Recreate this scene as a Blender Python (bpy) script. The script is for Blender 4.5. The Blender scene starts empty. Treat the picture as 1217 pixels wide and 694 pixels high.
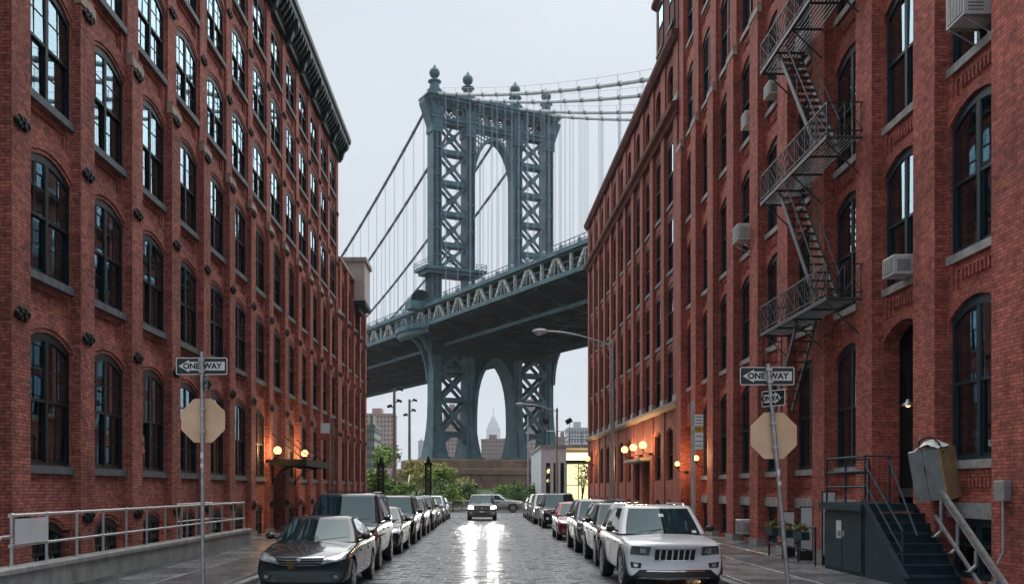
import bpy, bmesh, math, random
from mathutils import Vector, Matrix
from mathutils.bvhtree import BVHTree
random.seed(7)
R = math.radians
S = bpy.context.scene
COL = S.collection
EYE = 2.05            # camera height above the roadway (z = 0)

# ------------------------------------------------------------------ camera
cam = bpy.data.objects.new('camera', bpy.data.cameras.new('camera'))
COL.objects.link(cam)
cam.location = (0, 0, EYE)
cam.rotation_euler = (R(90), 0, 0)
cam.data.lens = 35.0
cam.data.sensor_width = 36.0
cam.data.shift_x = 0.0259
cam.data.shift_y = 0.1923
cam.data.clip_end = 20000
cam.data.clip_start = 0.1
S.camera = cam

# ------------------------------------------------------------------ world, sun, exposure (overcast early evening)
SUN_EL, SUN_AZ = R(58), R(10)          # azimuth from +Y towards +X
W = bpy.data.worlds.new('World'); S.world = W; W.use_nodes = True
nt = W.node_tree; nt.nodes.clear()
sky = nt.nodes.new('ShaderNodeTexSky'); sky.sky_type = 'NISHITA'; sky.sun_disc = False
sky.sun_elevation = SUN_EL; sky.sun_rotation = SUN_AZ
sky.air_density = 1.2; sky.dust_density = 6.0; sky.ozone_density = 1.5
hs = nt.nodes.new('ShaderNodeHueSaturation'); hs.inputs['Saturation'].default_value = 0.32
mixc = nt.nodes.new('ShaderNodeMixRGB'); mixc.inputs['Fac'].default_value = 0.88     # cloud deck over the clear sky
mixc.inputs['Color2'].default_value = (1.78, 2.02, 2.30, 1)
bgn = nt.nodes.new('ShaderNodeBackground'); bgn.inputs['Strength'].default_value = 0.105
wo = nt.nodes.new('ShaderNodeOutputWorld')
nt.links.new(sky.outputs[0], hs.inputs['Color']); nt.links.new(hs.outputs[0], mixc.inputs['Color1'])
tcw = nt.nodes.new('ShaderNodeTexCoord'); mpw = nt.nodes.new('ShaderNodeMapping'); mpw.inputs['Scale'].default_value = (2.5, 2.5, 7)
nw = nt.nodes.new('ShaderNodeTexNoise'); nw.inputs['Scale'].default_value = 1.2; nw.inputs['Detail'].default_value = 5
rpw = nt.nodes.new('ShaderNodeMapRange'); rpw.inputs[1].default_value = .3; rpw.inputs[2].default_value = .7; rpw.inputs[3].default_value = .955; rpw.inputs[4].default_value = 1.035
mulw = nt.nodes.new('ShaderNodeMixRGB'); mulw.blend_type = 'MULTIPLY'; mulw.inputs['Fac'].default_value = 1.0
nt.links.new(tcw.outputs['Generated'], mpw.inputs[0]); nt.links.new(mpw.outputs[0], nw.inputs['Vector']); nt.links.new(nw.outputs[0], rpw.inputs[0])
nt.links.new(mixc.outputs[0], mulw.inputs[1]); nt.links.new(rpw.outputs[0], mulw.inputs[2])
nt.links.new(mulw.outputs[0], bgn.inputs['Color']); nt.links.new(bgn.outputs[0], wo.inputs['Surface'])
sd = bpy.data.lights.new('sun', 'SUN'); sd.energy = 1.5; sd.angle = R(105); sd.color = (1.0, 0.98, 0.95)
so = bpy.data.objects.new('sun', sd); COL.objects.link(so)
sv = Vector((math.sin(SUN_AZ)*math.cos(SUN_EL), math.cos(SUN_AZ)*math.cos(SUN_EL), math.sin(SUN_EL)))
so.rotation_euler = sv.to_track_quat('Z', 'Y').to_euler(); so.location = (0, 40, 120)
S.view_settings.view_transform = 'Standard'; S.view_settings.look = 'None'
S.view_settings.exposure = 1.42; S.view_settings.gamma = 1.0
try:
    S.view_settings.use_curve_mapping = False
except Exception:
    pass
S.render.engine = 'CYCLES'
cy = S.cycles
cy.use_denoising = True
cy.max_bounces = 8; cy.diffuse_bounces = 4; cy.glossy_bounces = 4; cy.transparent_max_bounces = 12; cy.volume_bounces = 1
cy.sample_clamp_indirect = 5.0; cy.sample_clamp_direct = 0.0
cy.caustics_reflective = False; cy.caustics_refractive = False

# ------------------------------------------------------------------ mesh helpers
class MB:
    """collects faces for ONE mesh object"""
    def __init__(s): s.v = []; s.f = []
    def add(s, vs, fs):
        o = len(s.v); s.v.extend([tuple(p) for p in vs]); s.f.extend([tuple(i + o for i in f) for f in fs]); return s
    def box(s, x0, x1, y0, y1, z0, z1):
        if x0 > x1: x0, x1 = x1, x0
        if y0 > y1: y0, y1 = y1, y0
        if z0 > z1: z0, z1 = z1, z0
        return s.add([(x0,y0,z0),(x1,y0,z0),(x1,y1,z0),(x0,y1,z0),(x0,y0,z1),(x1,y0,z1),(x1,y1,z1),(x0,y1,z1)],
                     [(0,3,2,1),(4,5,6,7),(0,1,5,4),(1,2,6,5),(2,3,7,6),(3,0,4,7)])
    def bevbox(s, x0, x1, y0, y1, z0, z1, b):
        """box whose top edges are chamfered by b"""
        return s.add([(x0,y0,z0),(x1,y0,z0),(x1,y1,z0),(x0,y1,z0),(x0,y0,z1-b),(x1,y0,z1-b),(x1,y1,z1-b),(x0,y1,z1-b),
                      (x0+b,y0+b,z1),(x1-b,y0+b,z1),(x1-b,y1-b,z1),(x0+b,y1-b,z1)],
                     [(0,3,2,1),(8,9,10,11),(0,1,5,4),(1,2,6,5),(2,3,7,6),(3,0,4,7),(4,5,9,8),(5,6,10,9),(6,7,11,10),(7,4,8,11)])
    def prism(s, poly, fn, d0, d1):
        """poly of 2D points, fn(a, b, d) -> 3D point"""
        n = len(poly)
        vs = [fn(a, b, d0) for a, b in poly] + [fn(a, b, d1) for a, b in poly]
        fs = [tuple(range(n)), tuple(range(2*n-1, n-1, -1))] + [(i, i+n, (i+1) % n + n, (i+1) % n) for i in range(n)]
        return s.add(vs, fs)
    def tube(s, p0, p1, r, n=8, r1=None, caps=True):
        p0, p1 = Vector(p0), Vector(p1); r1 = r if r1 is None else r1
        d = p1 - p0
        if d.length < 1e-6: return s
        q = d.to_track_quat('Z', 'Y'); vs = []
        for p, rr in ((p0, r), (p1, r1)):
            for i in range(n):
                t = 2*math.pi*(i+.5)/n
                vs.append(p + q @ Vector((math.cos(t)*rr, math.sin(t)*rr, 0)))
        fs = [(i, (i+1) % n, (i+1) % n + n, i+n) for i in range(n)]
        if caps: fs += [tuple(range(n-1, -1, -1)), tuple(range(n, 2*n))]
        return s.add(vs, fs)
    def path(s, pts, r, n=8):
        for a, b in zip(pts, pts[1:]): s.tube(a, b, r, n)
        return s
    def bar(s, p0, p1, w, h, up=(0, 0, 1)):
        """rectangular bar between two points"""
        p0, p1 = Vector(p0), Vector(p1); d = (p1-p0).normalized(); u = Vector(up)
        sd_ = d.cross(u)
        if sd_.length < 1e-4: sd_ = d.cross(Vector((0, 1, 0)))
        sd_.normalize(); u = sd_.cross(d)
        vs = [p + sd_*a*w/2 + u*b*h/2 for p in (p0, p1) for a, b in ((-1,-1),(1,-1),(1,1),(-1,1))]
        return s.add(vs, [(0,1,2,3),(7,6,5,4),(0,4,5,1),(1,5,6,2),(2,6,7,3),(3,7,4,0)])
    def lathe(s, prof, c=(0, 0, 0), n=16):
        c = Vector(c); vs = []; fs = []; m = len(prof)
        for r, z in prof:
            for i in range(n):
                t = 2*math.pi*i/n; vs.append(c + Vector((r*math.cos(t), r*math.sin(t), z)))
        for k in range(m-1):
            for i in range(n): fs.append((k*n+i, k*n+(i+1) % n, (k+1)*n+(i+1) % n, (k+1)*n+i))
        fs.append(tuple(range(n-1, -1, -1))); fs.append(tuple((m-1)*n+i for i in range(n)))
        return s.add(vs, fs)
    def ball(s, c, r, n=12, m=8, sx=1, sy=1, sz=1):
        prof = [(max(1e-4, r*math.sin(math.pi*k/m)), -r*math.cos(math.pi*k/m)) for k in range(m+1)]
        o = len(s.v); s.lathe(prof, (0, 0, 0), n)
        for i in range(o, len(s.v)):
            x, y, z = s.v[i]; s.v[i] = (c[0]+x*sx, c[1]+y*sy, c[2]+z*sz)
        return s
    def mesh(s, name, smooth=False):
        me = bpy.data.meshes.new(name); me.from_pydata(s.v, [], s.f)
        if smooth:
            me.polygons.foreach_set('use_smooth', [True]*len(me.polygons))
            me.set_sharp_from_angle(angle=R(smooth if smooth > 1 else 40))
        me.update(); return me
    def build(s, name, m, parent=None, loc=(0, 0, 0), rot=None, smooth=False):
        return obj(name, s.mesh(name, smooth), m, parent, loc, rot)

def obj(name, me, m=None, parent=None, loc=(0, 0, 0), rot=None):
    o = bpy.data.objects.new(name, me); COL.objects.link(o)
    if m is not None:
        if len(me.materials) == 0: me.materials.append(m)
        elif me.materials[0] is not m:
            o.material_slots[0].link = 'OBJECT'; o.material_slots[0].material = m
    if parent: o.parent = parent
    o.location = loc
    if rot: o.rotation_euler = rot
    return o
def tag(o, label=None, cat=None, group=None, kind=None):
    if label: o['label'] = label
    if cat: o['category'] = cat
    if group: o['group'] = group
    if kind: o['kind'] = kind
    return o
def thing(name, label, cat, loc=(0, 0, 0), rz=0.0, group=None):
    o = bpy.data.objects.new(name, None); COL.objects.link(o)
    o.empty_display_size = .3
    o.location = loc; o.rotation_euler = (0, 0, rz)
    return tag(o, label, cat, group)
def copy_tree(o, parent=None):
    c = o.copy(); COL.objects.link(c)
    if parent: c.parent = parent
    for ch in list(o.children): copy_tree(ch, c)
    return c

# ------------------------------------------------------------------ materials
def nodes(name):
    m = bpy.data.materials.new(name); m.use_nodes = True
    t = m.node_tree; b = t.nodes['Principled BSDF']; return m, t, b
def N(t, kind, **kw):
    n = t.nodes.new(kind)
    for k, v in kw.items():
        if k in n.inputs: n.inputs[k].default_value = v
        else: setattr(n, k, v)
    return n
def cramp(t, src, stops):
    r = t.nodes.new('ShaderNodeValToRGB'); e = r.color_ramp.elements
    while len(e) < len(stops): e.new(.5)
    for el, (p, c) in zip(e, stops): el.position = p; el.color = (c[0], c[1], c[2], 1) if hasattr(c, '__len__') else (c, c, c, 1)
    t.links.new(src, r.inputs[0]); return r.outputs[0]
def mat(name, c, rough=.6, metal=0.0, vary=.25, scale=3.0, bump=0.0, bscale=40.0, spec=.5, coat=0.0, c2=None, world=True):
    """surface with patchy colour: c shifted by +-vary, or blended to c2"""
    m, t, b = nodes(name)
    g = N(t, 'ShaderNodeNewGeometry') if world else N(t, 'ShaderNodeTexCoord')
    vec = g.outputs['Position'] if world else g.outputs['Object']
    n = N(t, 'ShaderNodeTexNoise', Scale=scale, Detail=6.0, Roughness=.62); t.links.new(vec, n.inputs['Vector'])
    lo = tuple(x*(1-vary) for x in c); hi = tuple(min(1, x*(1+vary)) for x in c) if c2 is None else c2
    t.links.new(cramp(t, n.outputs[0], [(.32, lo), (.68, hi)]), b.inputs['Base Color'])
    r = t.nodes.new('ShaderNodeMapRange'); r.inputs[3].default_value = max(.02, rough-.1*(rough > .15)); r.inputs[4].default_value = min(1, rough+.1*(rough > .15))
    t.links.new(n.outputs[0], r.inputs[0]); t.links.new(r.outputs[0], b.inputs['Roughness'])
    b.inputs['Metallic'].default_value = metal; b.inputs['Specular IOR Level'].default_value = spec
    b.inputs['Coat Weight'].default_value = coat; b.inputs['Coat Roughness'].default_value = .03
    if bump:
        n2 = N(t, 'ShaderNodeTexNoise', Scale=bscale, Detail=4.0); t.links.new(vec, n2.inputs['Vector'])
        bp = N(t, 'ShaderNodeBump', Strength=bump, Distance=.02); t.links.new(n2.outputs[0], bp.inputs['Height'])
        t.links.new(bp.outputs[0], b.inputs['Normal'])
    return m
def brick_mat(name, c1, c2, mortar, dark=.5, bw=.215, bh=.073, soot=.35):
    m, t, b = nodes(name)
    g = N(t, 'ShaderNodeNewGeometry'); sp = N(t, 'ShaderNodeSeparateXYZ'); t.links.new(g.outputs['Position'], sp.inputs[0])
    sn = N(t, 'ShaderNodeSeparateXYZ'); t.links.new(g.outputs['True Normal'], sn.inputs[0])
    ab = N(t, 'ShaderNodeMath', operation='ABSOLUTE'); t.links.new(sn.outputs[0], ab.inputs[0])
    gt = N(t, 'ShaderNodeMath', operation='GREATER_THAN'); gt.inputs[1].default_value = .6; t.links.new(ab.outputs[0], gt.inputs[0])
    mx = N(t, 'ShaderNodeMix', data_type='FLOAT'); t.links.new(gt.outputs[0], mx.inputs[0])
    t.links.new(sp.outputs[0], mx.inputs[2]); t.links.new(sp.outputs[1], mx.inputs[3])
    cb = N(t, 'ShaderNodeCombineXYZ'); t.links.new(mx.outputs[0], cb.inputs[0]); t.links.new(sp.outputs[2], cb.inputs[1])
    br = t.nodes.new('ShaderNodeTexBrick'); br.offset = .5; br.squash = 1.0
    br.inputs['Scale'].default_value = 1.0; br.inputs['Brick Width'].default_value = bw; br.inputs['Row Height'].default_value = bh
    br.inputs['Mortar Size'].default_value = .009; br.inputs['Mortar Smooth'].default_value = .3; br.inputs['Bias'].default_value = -.15
    br.inputs['Color1'].default_value = (*c1, 1); br.inputs['Color2'].default_value = (*c2, 1); br.inputs['Mortar'].default_value = (*mortar, 1)
    t.links.new(cb.outputs[0], br.inputs['Vector'])
    # soot, patches and streaks of wear
    n1 = N(t, 'ShaderNodeTexNoise', Scale=.55, Detail=8.0, Roughness=.65); t.links.new(g.outputs['Position'], n1.inputs['Vector'])
    mp = N(t, 'ShaderNodeMapping'); mp.inputs['Scale'].default_value = (2.2, 2.2, .22); t.links.new(g.outputs['Position'], mp.inputs[0])
    n2 = N(t, 'ShaderNodeTexNoise', Scale=1.0, Detail=5.0); t.links.new(mp.outputs[0], n2.inputs['Vector'])
    n3 = N(t, 'ShaderNodeTexNoise', Scale=11.0, Detail=4.0); t.links.new(g.outputs['Position'], n3.inputs['Vector'])
    m1 = N(t, 'ShaderNodeMixRGB', blend_type='MULTIPLY', Fac=1.0); t.links.new(br.outputs['Color'], m1.inputs[1])
    t.links.new(cramp(t, n1.outputs[0], [(.3, 1-soot), (.55, 1.0), (.75, 1.18)]), m1.inputs[2])
    m2 = N(t, 'ShaderNodeMixRGB', blend_type='MULTIPLY', Fac=.8); t.links.new(m1.outputs[0], m2.inputs[1])
    t.links.new(cramp(t, n2.outputs[0], [(.3, 1-soot*.9), (.6, 1.05)]), m2.inputs[2])
    m3 = N(t, 'ShaderNodeMixRGB', blend_type='MULTIPLY', Fac=.75); t.links.new(m2.outputs[0], m3.inputs[1])
    t.links.new(cramp(t, n3.outputs[0], [(.3, .50), (.5, 1.0), (.7, 1.30)]), m3.inputs[2])
    # whitish specks of lime and paint
    n4 = N(t, 'ShaderNodeTexNoise', Scale=5.0, Detail=2.0); t.links.new(g.outputs['Position'], n4.inputs['Vector'])
    m4 = N(t, 'ShaderNodeMixRGB'); m4.inputs[2].default_value = (.42, .33, .28, 1); t.links.new(m3.outputs[0], m4.inputs[1])
    t.links.new(cramp(t, n4.outputs[0], [(.74, 0.0), (.8, .55)]), m4.inputs[0])
    t.links.new(m4.outputs[0], b.inputs['Base Color']); b.inputs['Roughness'].default_value = .82; b.inputs['Specular IOR Level'].default_value = .25
    bp = N(t, 'ShaderNodeBump', Strength=.7, Distance=.012, invert=True); t.links.new(br.outputs['Fac'], bp.inputs['Height'])
    bp2 = N(t, 'ShaderNodeBump', Strength=.35, Distance=.01); t.links.new(n3.outputs[0], bp2.inputs['Height']); t.links.new(bp.outputs[0], bp2.inputs['Normal'])
    t.links.new(bp2.outputs[0], b.inputs['Normal'])
    return m
def glass_mat(name, tint=(.55, .66, .70), wave=.02, wscale=1.4, base=.06):
    """thin pane: see-through, mirror-like towards grazing angles"""
    m, t, b = nodes(name); t.nodes.remove(b)
    out = [n for n in t.nodes if n.type == 'OUTPUT_MATERIAL'][0]
    lw = N(t, 'ShaderNodeLayerWeight', Blend=.5)
    pw_ = N(t, 'ShaderNodeMath', operation='POWER'); pw_.inputs[1].default_value = 2.3; t.links.new(lw.outputs['Facing'], pw_.inputs[0])
    mr = t.nodes.new('ShaderNodeMapRange'); mr.inputs[3].default_value = base; mr.inputs[4].default_value = 1.0; t.links.new(pw_.outputs[0], mr.inputs[0])
    tr = N(t, 'ShaderNodeBsdfTransparent'); tr.inputs[0].default_value = (*tint, 1)
    gl = N(t, 'ShaderNodeBsdfGlossy'); gl.inputs['Roughness'].default_value = .015; gl.inputs['Color'].default_value = (.56, .78, .90, 1)
    g = N(t, 'ShaderNodeNewGeometry')
    n = N(t, 'ShaderNodeTexNoise', Scale=wscale, Detail=0.0); t.links.new(g.outputs['Position'], n.inputs['Vector'])
    bp = N(t, 'ShaderNodeBump', Strength=1.0, Distance=wave); t.links.new(n.outputs[0], bp.inputs['Height']); t.links.new(bp.outputs[0], gl.inputs['Normal'])
    mx = N(t, 'ShaderNodeMixShader'); t.links.new(mr.outputs[0], mx.inputs[0]); t.links.new(tr.outputs[0], mx.inputs[1]); t.links.new(gl.outputs[0], mx.inputs[2])
    t.links.new(mx.outputs[0], out.inputs[0]); return m
def emit_mat(name, c, s):
    m, t, b = nodes(name)
    b.inputs['Base Color'].default_value = (*c, 1); b.inputs['Emission Color'].default_value = (*c, 1); b.inputs['Emission Strength'].default_value = s
    b.inputs['Roughness'].default_value = .4; return m
def paint_mat(name, c, metal=.0, dirt=.06):
    m = mat(name, c, rough=.24, metal=metal, vary=dirt, scale=1.6, spec=.18, coat=.75, world=False); return m

M = {}
M['brick_left'] = brick_mat('brick_left', (.56, .190, .152), (.24, .082, .071), (.17, .085, .068), soot=.42, bw=.212, bh=.067)
M['brick_right'] = brick_mat('brick_right', (.57, .160, .120), (.28, .078, .062), (.22, .080, .060), soot=.34, bw=.212, bh=.067)
M['brick_far'] = brick_mat('brick_far', (.49, .155, .114), (.31, .095, .075), (.13, .066, .058), soot=.32, bw=.212, bh=.067)
M['brick_dark'] = brick_mat('brick_dark', (.21, .07, .06), (.15, .05, .045), (.15, .09, .08))
M['stone_grey'] = mat('stone_grey', (.30, .30, .29), .75, vary=.35, scale=4, bump=.3)
M['stone_sill'] = mat('stone_sill', (.105, .13, .145), .7, vary=.35, scale=4, bump=.3)
M['stone_warm'] = mat('stone_warm', (.36, .31, .27), .75, vary=.3, scale=4, bump=.3)
M['teal_iron'] = mat('teal_iron', (.010, .028, .036), .5, vary=.4, scale=3, bump=.2, spec=.25)
M['frame_dark'] = mat('frame_dark', (.007, .016, .022), .5, vary=.3, scale=6, spec=.2)
M['frame_blue'] = mat('frame_blue', (.018, .036, .048), .5, vary=.3, scale=6, spec=.25)
M['black_iron'] = mat('black_iron', (.007, .008, .009), .6, vary=.5, scale=12, bump=.3, spec=.2)
M['escape_iron'] = mat('escape_iron', (.018, .028, .033), .5, vary=.4, scale=8, bump=.2)
M['escape_rail'] = mat('escape_rail', (.045, .058, .066), .5, vary=.3, scale=8, spec=.25)
M['glass'] = glass_mat('glass', (.5, .6, .64), .0012, .5)
M['interior'] = mat('interior', (.045, .050, .052), .9, vary=.5, scale=.8)
M['curtain'] = mat('curtain', (.20, .22, .225), .9, vary=.3, scale=5)
M['curtain_tan'] = mat('curtain_tan', (.24, .15, .085), .9, vary=.3, scale=5)
M['lit_room'] = emit_mat('lit_room', (1.0, .55, .22), 1.3)
M['lit_dim'] = emit_mat('lit_dim', (1.0, .5, .2), .35)
M['steel_blue'] = mat('steel_blue', (.074, .150, .182), .5, vary=.42, scale=.35, bump=.05, bscale=2, spec=.4)
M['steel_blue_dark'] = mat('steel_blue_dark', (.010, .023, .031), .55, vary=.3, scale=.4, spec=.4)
M['steel_pale'] = mat('steel_pale', (.80, .77, .72), .5, vary=.18, scale=.8)
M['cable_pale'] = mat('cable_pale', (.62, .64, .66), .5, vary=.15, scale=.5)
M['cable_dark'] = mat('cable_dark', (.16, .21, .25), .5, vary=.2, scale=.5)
M['galv'] = mat('galv', (.40, .41, .42), .38, metal=.75, vary=.25, scale=8)
M['rail_steel'] = mat('rail_steel', (.48, .49, .50), .35, metal=.6, vary=.2, scale=8)
M['concrete'] = mat('concrete', (.27, .275, .265), .6, vary=.4, scale=2.2, bump=.35)
M['slab'] = mat('slab', (.19, .195, .20), .27, vary=.4, scale=1.4, bump=.3, bscale=20)
M['slab_dark'] = mat('slab_dark', (.12, .127, .135), .26, vary=.4, scale=1.2, bump=.3, bscale=20)
M['asphalt'] = mat('asphalt', (.055, .056, .058), .42, vary=.4, scale=2.0, bump=.4, bscale=60)
M['kerb'] = mat('kerb', (.25, .25, .24), .45, vary=.35, scale=3, bump=.3)
M['sign_white'] = mat('sign_white', (.72, .72, .70), .4, vary=.08, scale=6)
M['sign_black'] = mat('sign_black', (.012, .012, .013), .35, vary=.2, scale=6)
M['sign_back'] = mat('sign_back', (.80, .52, .33), .45, vary=.10, scale=3)
M['white_paint'] = mat('white_paint', (.62, .65, .68), .6, vary=.12, scale=2)
M['beige'] = mat('beige', (.46, .43, .41), .7, vary=.12, scale=1.5)
M['wood'] = mat('wood', (.19, .15, .12), .8, vary=.35, scale=3, bump=.3)
M['globe'] = emit_mat('globe', (1.0, .56, .20), 1.1)
M['ac_white'] = mat('ac_white', (.55, .56, .55), .5, vary=.15, scale=6)
M['ac_grille'] = mat('ac_grille', (.16, .17, .17), .5, vary=.3, scale=10)
M['tin'] = mat('tin', (.30, .32, .33), .42, metal=.4, vary=.25, scale=5, bump=.2)
M['cardboard'] = mat('cardboard', (.36, .25, .13), .8, vary=.2, scale=5)
M['door_wood'] = mat('door_wood', (.085, .03, .02), .5, vary=.3, scale=5)
M['tyre'] = mat('tyre', (.016, .016, .017), .7, vary=.3, scale=20)
M['rim'] = mat('rim', (.42, .43, .45), .3, metal=.9, vary=.1, scale=5)
M['car_glass'] = mat('car_glass', (.010, .024, .028), .03, vary=.2, scale=1, spec=.46)
M['car_glass'].node_tree.nodes['Principled BSDF'].inputs['Specular Tint'].default_value = (.62, .90, 1.0, 1)
M['chrome'] = mat('chrome', (.75, .76, .78), .15, metal=1.0, vary=.05, scale=5)
M['trim_black'] = mat('trim_black', (.012, .012, .013), .45, vary=.3, scale=8)
M['lamp_glass'] = mat('lamp_glass', (.62, .66, .68), .08, metal=.55, vary=.35, scale=14, spec=1.0, coat=1.0, world=False)
M['lamp_dark'] = mat('lamp_dark', (.10, .105, .11), .06, metal=.3, vary=.6, scale=14, spec=1.0, coat=1.0, world=False)
M['suspender'] = mat('suspender', (.40, .45, .50), .6, vary=.1)
M['lamp_red'] = mat('lamp_red', (.25, .012, .012), .1, vary=.2, scale=8, coat=1.0)
M['lamp_on'] = emit_mat('lamp_on', (1.0, .96, .86), 45.0)
M['grass'] = mat('grass', (.055, .095, .030), .9, vary=.5, scale=1.0)
M['earth'] = mat('earth', (.10, .10, .085), .9, vary=.3, scale=.05)
M['bark'] = mat('bark', (.10, .075, .055), .9, vary=.4, scale=6, bump=.4)
M['pier_stone'] = mat('pier_stone', (.31, .205, .15), .85, vary=.35, scale=.4, bump=.4, bscale=1.5)
def leaf_mat(name, a, b_):
    m, t, b = nodes(name)
    oi = N(t, 'ShaderNodeNewGeometry')
    t.links.new(cramp(t, oi.outputs['Random Per Island'], [(0.0, a), (1.0, b_)]), b.inputs['Base Color'])
    b.inputs['Roughness'].default_value = .6; b.inputs['Specular IOR Level'].default_value = .3
    return m
M['leaf_green'] = leaf_mat('leaf_green', (.11, .20, .045), (.30, .42, .11))
M['leaf_dark'] = leaf_mat('leaf_dark', (.06, .125, .035), (.16, .26, .075))
M['leaf_olive'] = leaf_mat('leaf_olive', (.22, .25, .075), (.46, .44, .16))
def cobble_mat():
    m, t, b = nodes('wet_cobble')
    g = N(t, 'ShaderNodeNewGeometry')
    n = N(t, 'ShaderNodeTexNoise', Scale=1.1, Detail=6.0, Roughness=.65); t.links.new(g.outputs['Position'], n.inputs['Vector'])
    mx = N(t, 'ShaderNodeMixRGB', blend_type='MULTIPLY', Fac=1.0)
    t.links.new(cramp(t, g.outputs['Random Per Island'], [(0, (.080, .090, .104)), (.6, (.115, .128, .146)), (1, (.155, .170, .190))]), mx.inputs[1])
    t.links.new(cramp(t, n.outputs[0], [(.3, .8), (.7, 1.12)]), mx.inputs[2]); t.links.new(mx.outputs[0], b.inputs['Base Color'])
    t.links.new(cramp(t, n.outputs[0], [(.3, .25), (.7, .36)]), b.inputs['Roughness'])
    n2 = N(t, 'ShaderNodeTexNoise', Scale=22.0, Detail=4.0); t.links.new(g.outputs['Position'], n2.inputs['Vector'])
    bp = N(t, 'ShaderNodeBump', Strength=.22, Distance=.012); t.links.new(n2.outputs[0], bp.inputs['Height']); t.links.new(bp.outputs[0], b.inputs['Normal'])
    b.inputs['Specular IOR Level'].default_value = .6
    return m
M['cobble'] = cobble_mat()
def far_wall_mat(name, c):
    return mat(name, c, .85, vary=.15, scale=.05)

# ------------------------------------------------------------------ ground, roads, pavements
KL, KR = -4.95, 5.0                 # kerb faces
YA, YB = 2.0, 84.0                  # street block
g = MB(); g.box(-4200, 4200, -200, 8000, -.6, -.06); tag(g.build('ground', M['earth']), kind='structure')
road = MB().box(KL, KR, YA-30, YB, -.055, -.012).build('road', M['asphalt']); tag(road, kind='structure')
MB().box(-4000, 4000, YB+.002, YB+9.5, -.055, -.004).build('cross_street', M['asphalt']); tag(bpy.data.objects['cross_street'], kind='structure')
# belgian blocks: the nearest rows stone by stone, the rest joined
def stone_verts(x, y, w, l, z, rnd):
    j = lambda a: rnd.uniform(-a, a)
    b = .018
    zz = z + j(.011)
    x0, x1, y0, y1 = x-w/2+j(.006), x+w/2+j(.006), y-l/2+j(.004), y+l/2+j(.004)
    t = [j(.0028) for _ in range(4)]
    return ([(x0,y0,-.015),(x1,y0,-.015),(x1,y1,-.015),(x0,y1,-.015),
             (x0,y0,zz-.007),(x1,y0,zz-.007),(x1,y1,zz-.007),(x0,y1,zz-.007),
             (x0+b,y0+b,zz+t[0]),(x1-b,y0+b,zz+t[1]),(x1-b,y1-b,zz+t[2]),(x0+b,y1-b,zz+t[3])],
            [(8,9,10,11),(0,1,5,4),(1,2,6,5),(2,3,7,6),(3,0,4,7),(4,5,9,8),(5,6,10,9),(6,7,11,10),(7,4,8,11)])
rnd = random.Random(3)
stuff = MB(); row = 0; y = 14.0; nsingle = 0
protos = []
for k in range(14):
    v, f = stone_verts(0, 0, .292, .165, .03, rnd); mm = MB().add(v, f).mesh('cobblestone'); mm.materials.append(M['cobble']); protos.append(mm)
while y < YB - .2:
    l = .180; off = (row % 2)*.153
    x = KL + .15 + off - .07
    while x < KR - .1:
        w = .306
        if 18.5 < y < 21.2 and -2.45 < x < 2.9 and nsingle < 280:
            o = bpy.data.objects.new('cobblestone', rnd.choice(protos)); COL.objects.link(o); o.parent = road
            o.location = (x, y, rnd.uniform(-.004, .004)); nsingle += 1
        else:
            v, f = stone_verts(x, y, w-.014, l-.013, .03, rnd); stuff.add(v, f)
        x += w
    y += l; row += 1
tag(stuff.build('cobblestone_paving', M['cobble'], road), kind='stuff')

def pavement(name, x0, x1, nx, y0, y1, dy, z, mdark, mlight, singles):
    base = MB().box(x0, x1, y0, y1, -.05, z-.03).build(name, M['concrete']); tag(base, kind='structure')
    rn = random.Random(len(name)); i = 0; yy = y0; far = MB()
    wx = (x1-x0)/nx; protos_ = {}
    while yy < y1-.1:
        l = min(dy, y1-yy)
        for k in range(nx):
            a, b = x0+k*wx+.012, x0+(k+1)*wx-.012
            if i < singles and l == dy:
                me = protos_.get(k % 2)
                if me is None:
                    me = protos_[k % 2] = MB().bevbox(-wx/2+.010, wx/2-.010, -dy/2+.010, dy/2-.010, -.03, .0, .012).mesh('paving_slab')
                    me.materials.append(mlight)
                o = obj('paving_slab', me, mdark if rn.random() < .45 else mlight, base, ((a+b)/2, yy+dy/2, z+rn.uniform(0, .006)))
                i += 1
            else:
                far.bevbox(a, b, yy+.012, yy+l-.012, z-.03, z+rn.uniform(0, .004), .010)
        yy += l
    if far.v: tag(far.build('paving_slab_field', mlight, base), kind='stuff')
    return base
def kerb(name, x0, x1, y0, y1, z):
    base = MB().box(x0+.01, x1-.01, y0, y1, -.05, z-.06).build(name, M['concrete']); tag(base, kind='structure')
    L = 1.5; n = int((y1-y0)/L)
    me = MB().bevbox(x0, x1, -L/2+.008, L/2-.008, -.04, z, .02).mesh('kerb_stone'); me.materials.append(M['kerb'])
    rn = random.Random(1)
    for i in range(n): obj('kerb_stone', me, None, base, (rn.uniform(-.006, .006), y0+(i+.5)*L, rn.uniform(-.006, .004)))
pavement('pavement_left', -9.4, KL-.17, 3, 8, YB, 1.55, .20, M['slab_dark'], M['slab'], 150)
pavement('pavement_right', KR+.17, 9.4, 3, 8, YB, 1.55, .20, M['slab_dark'], M['slab'], 150)
kerb('kerb_left', KL-.17, KL, 8, YB, .15); kerb('kerb_right', KR, KR+.17, 8, YB, .15)

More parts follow.
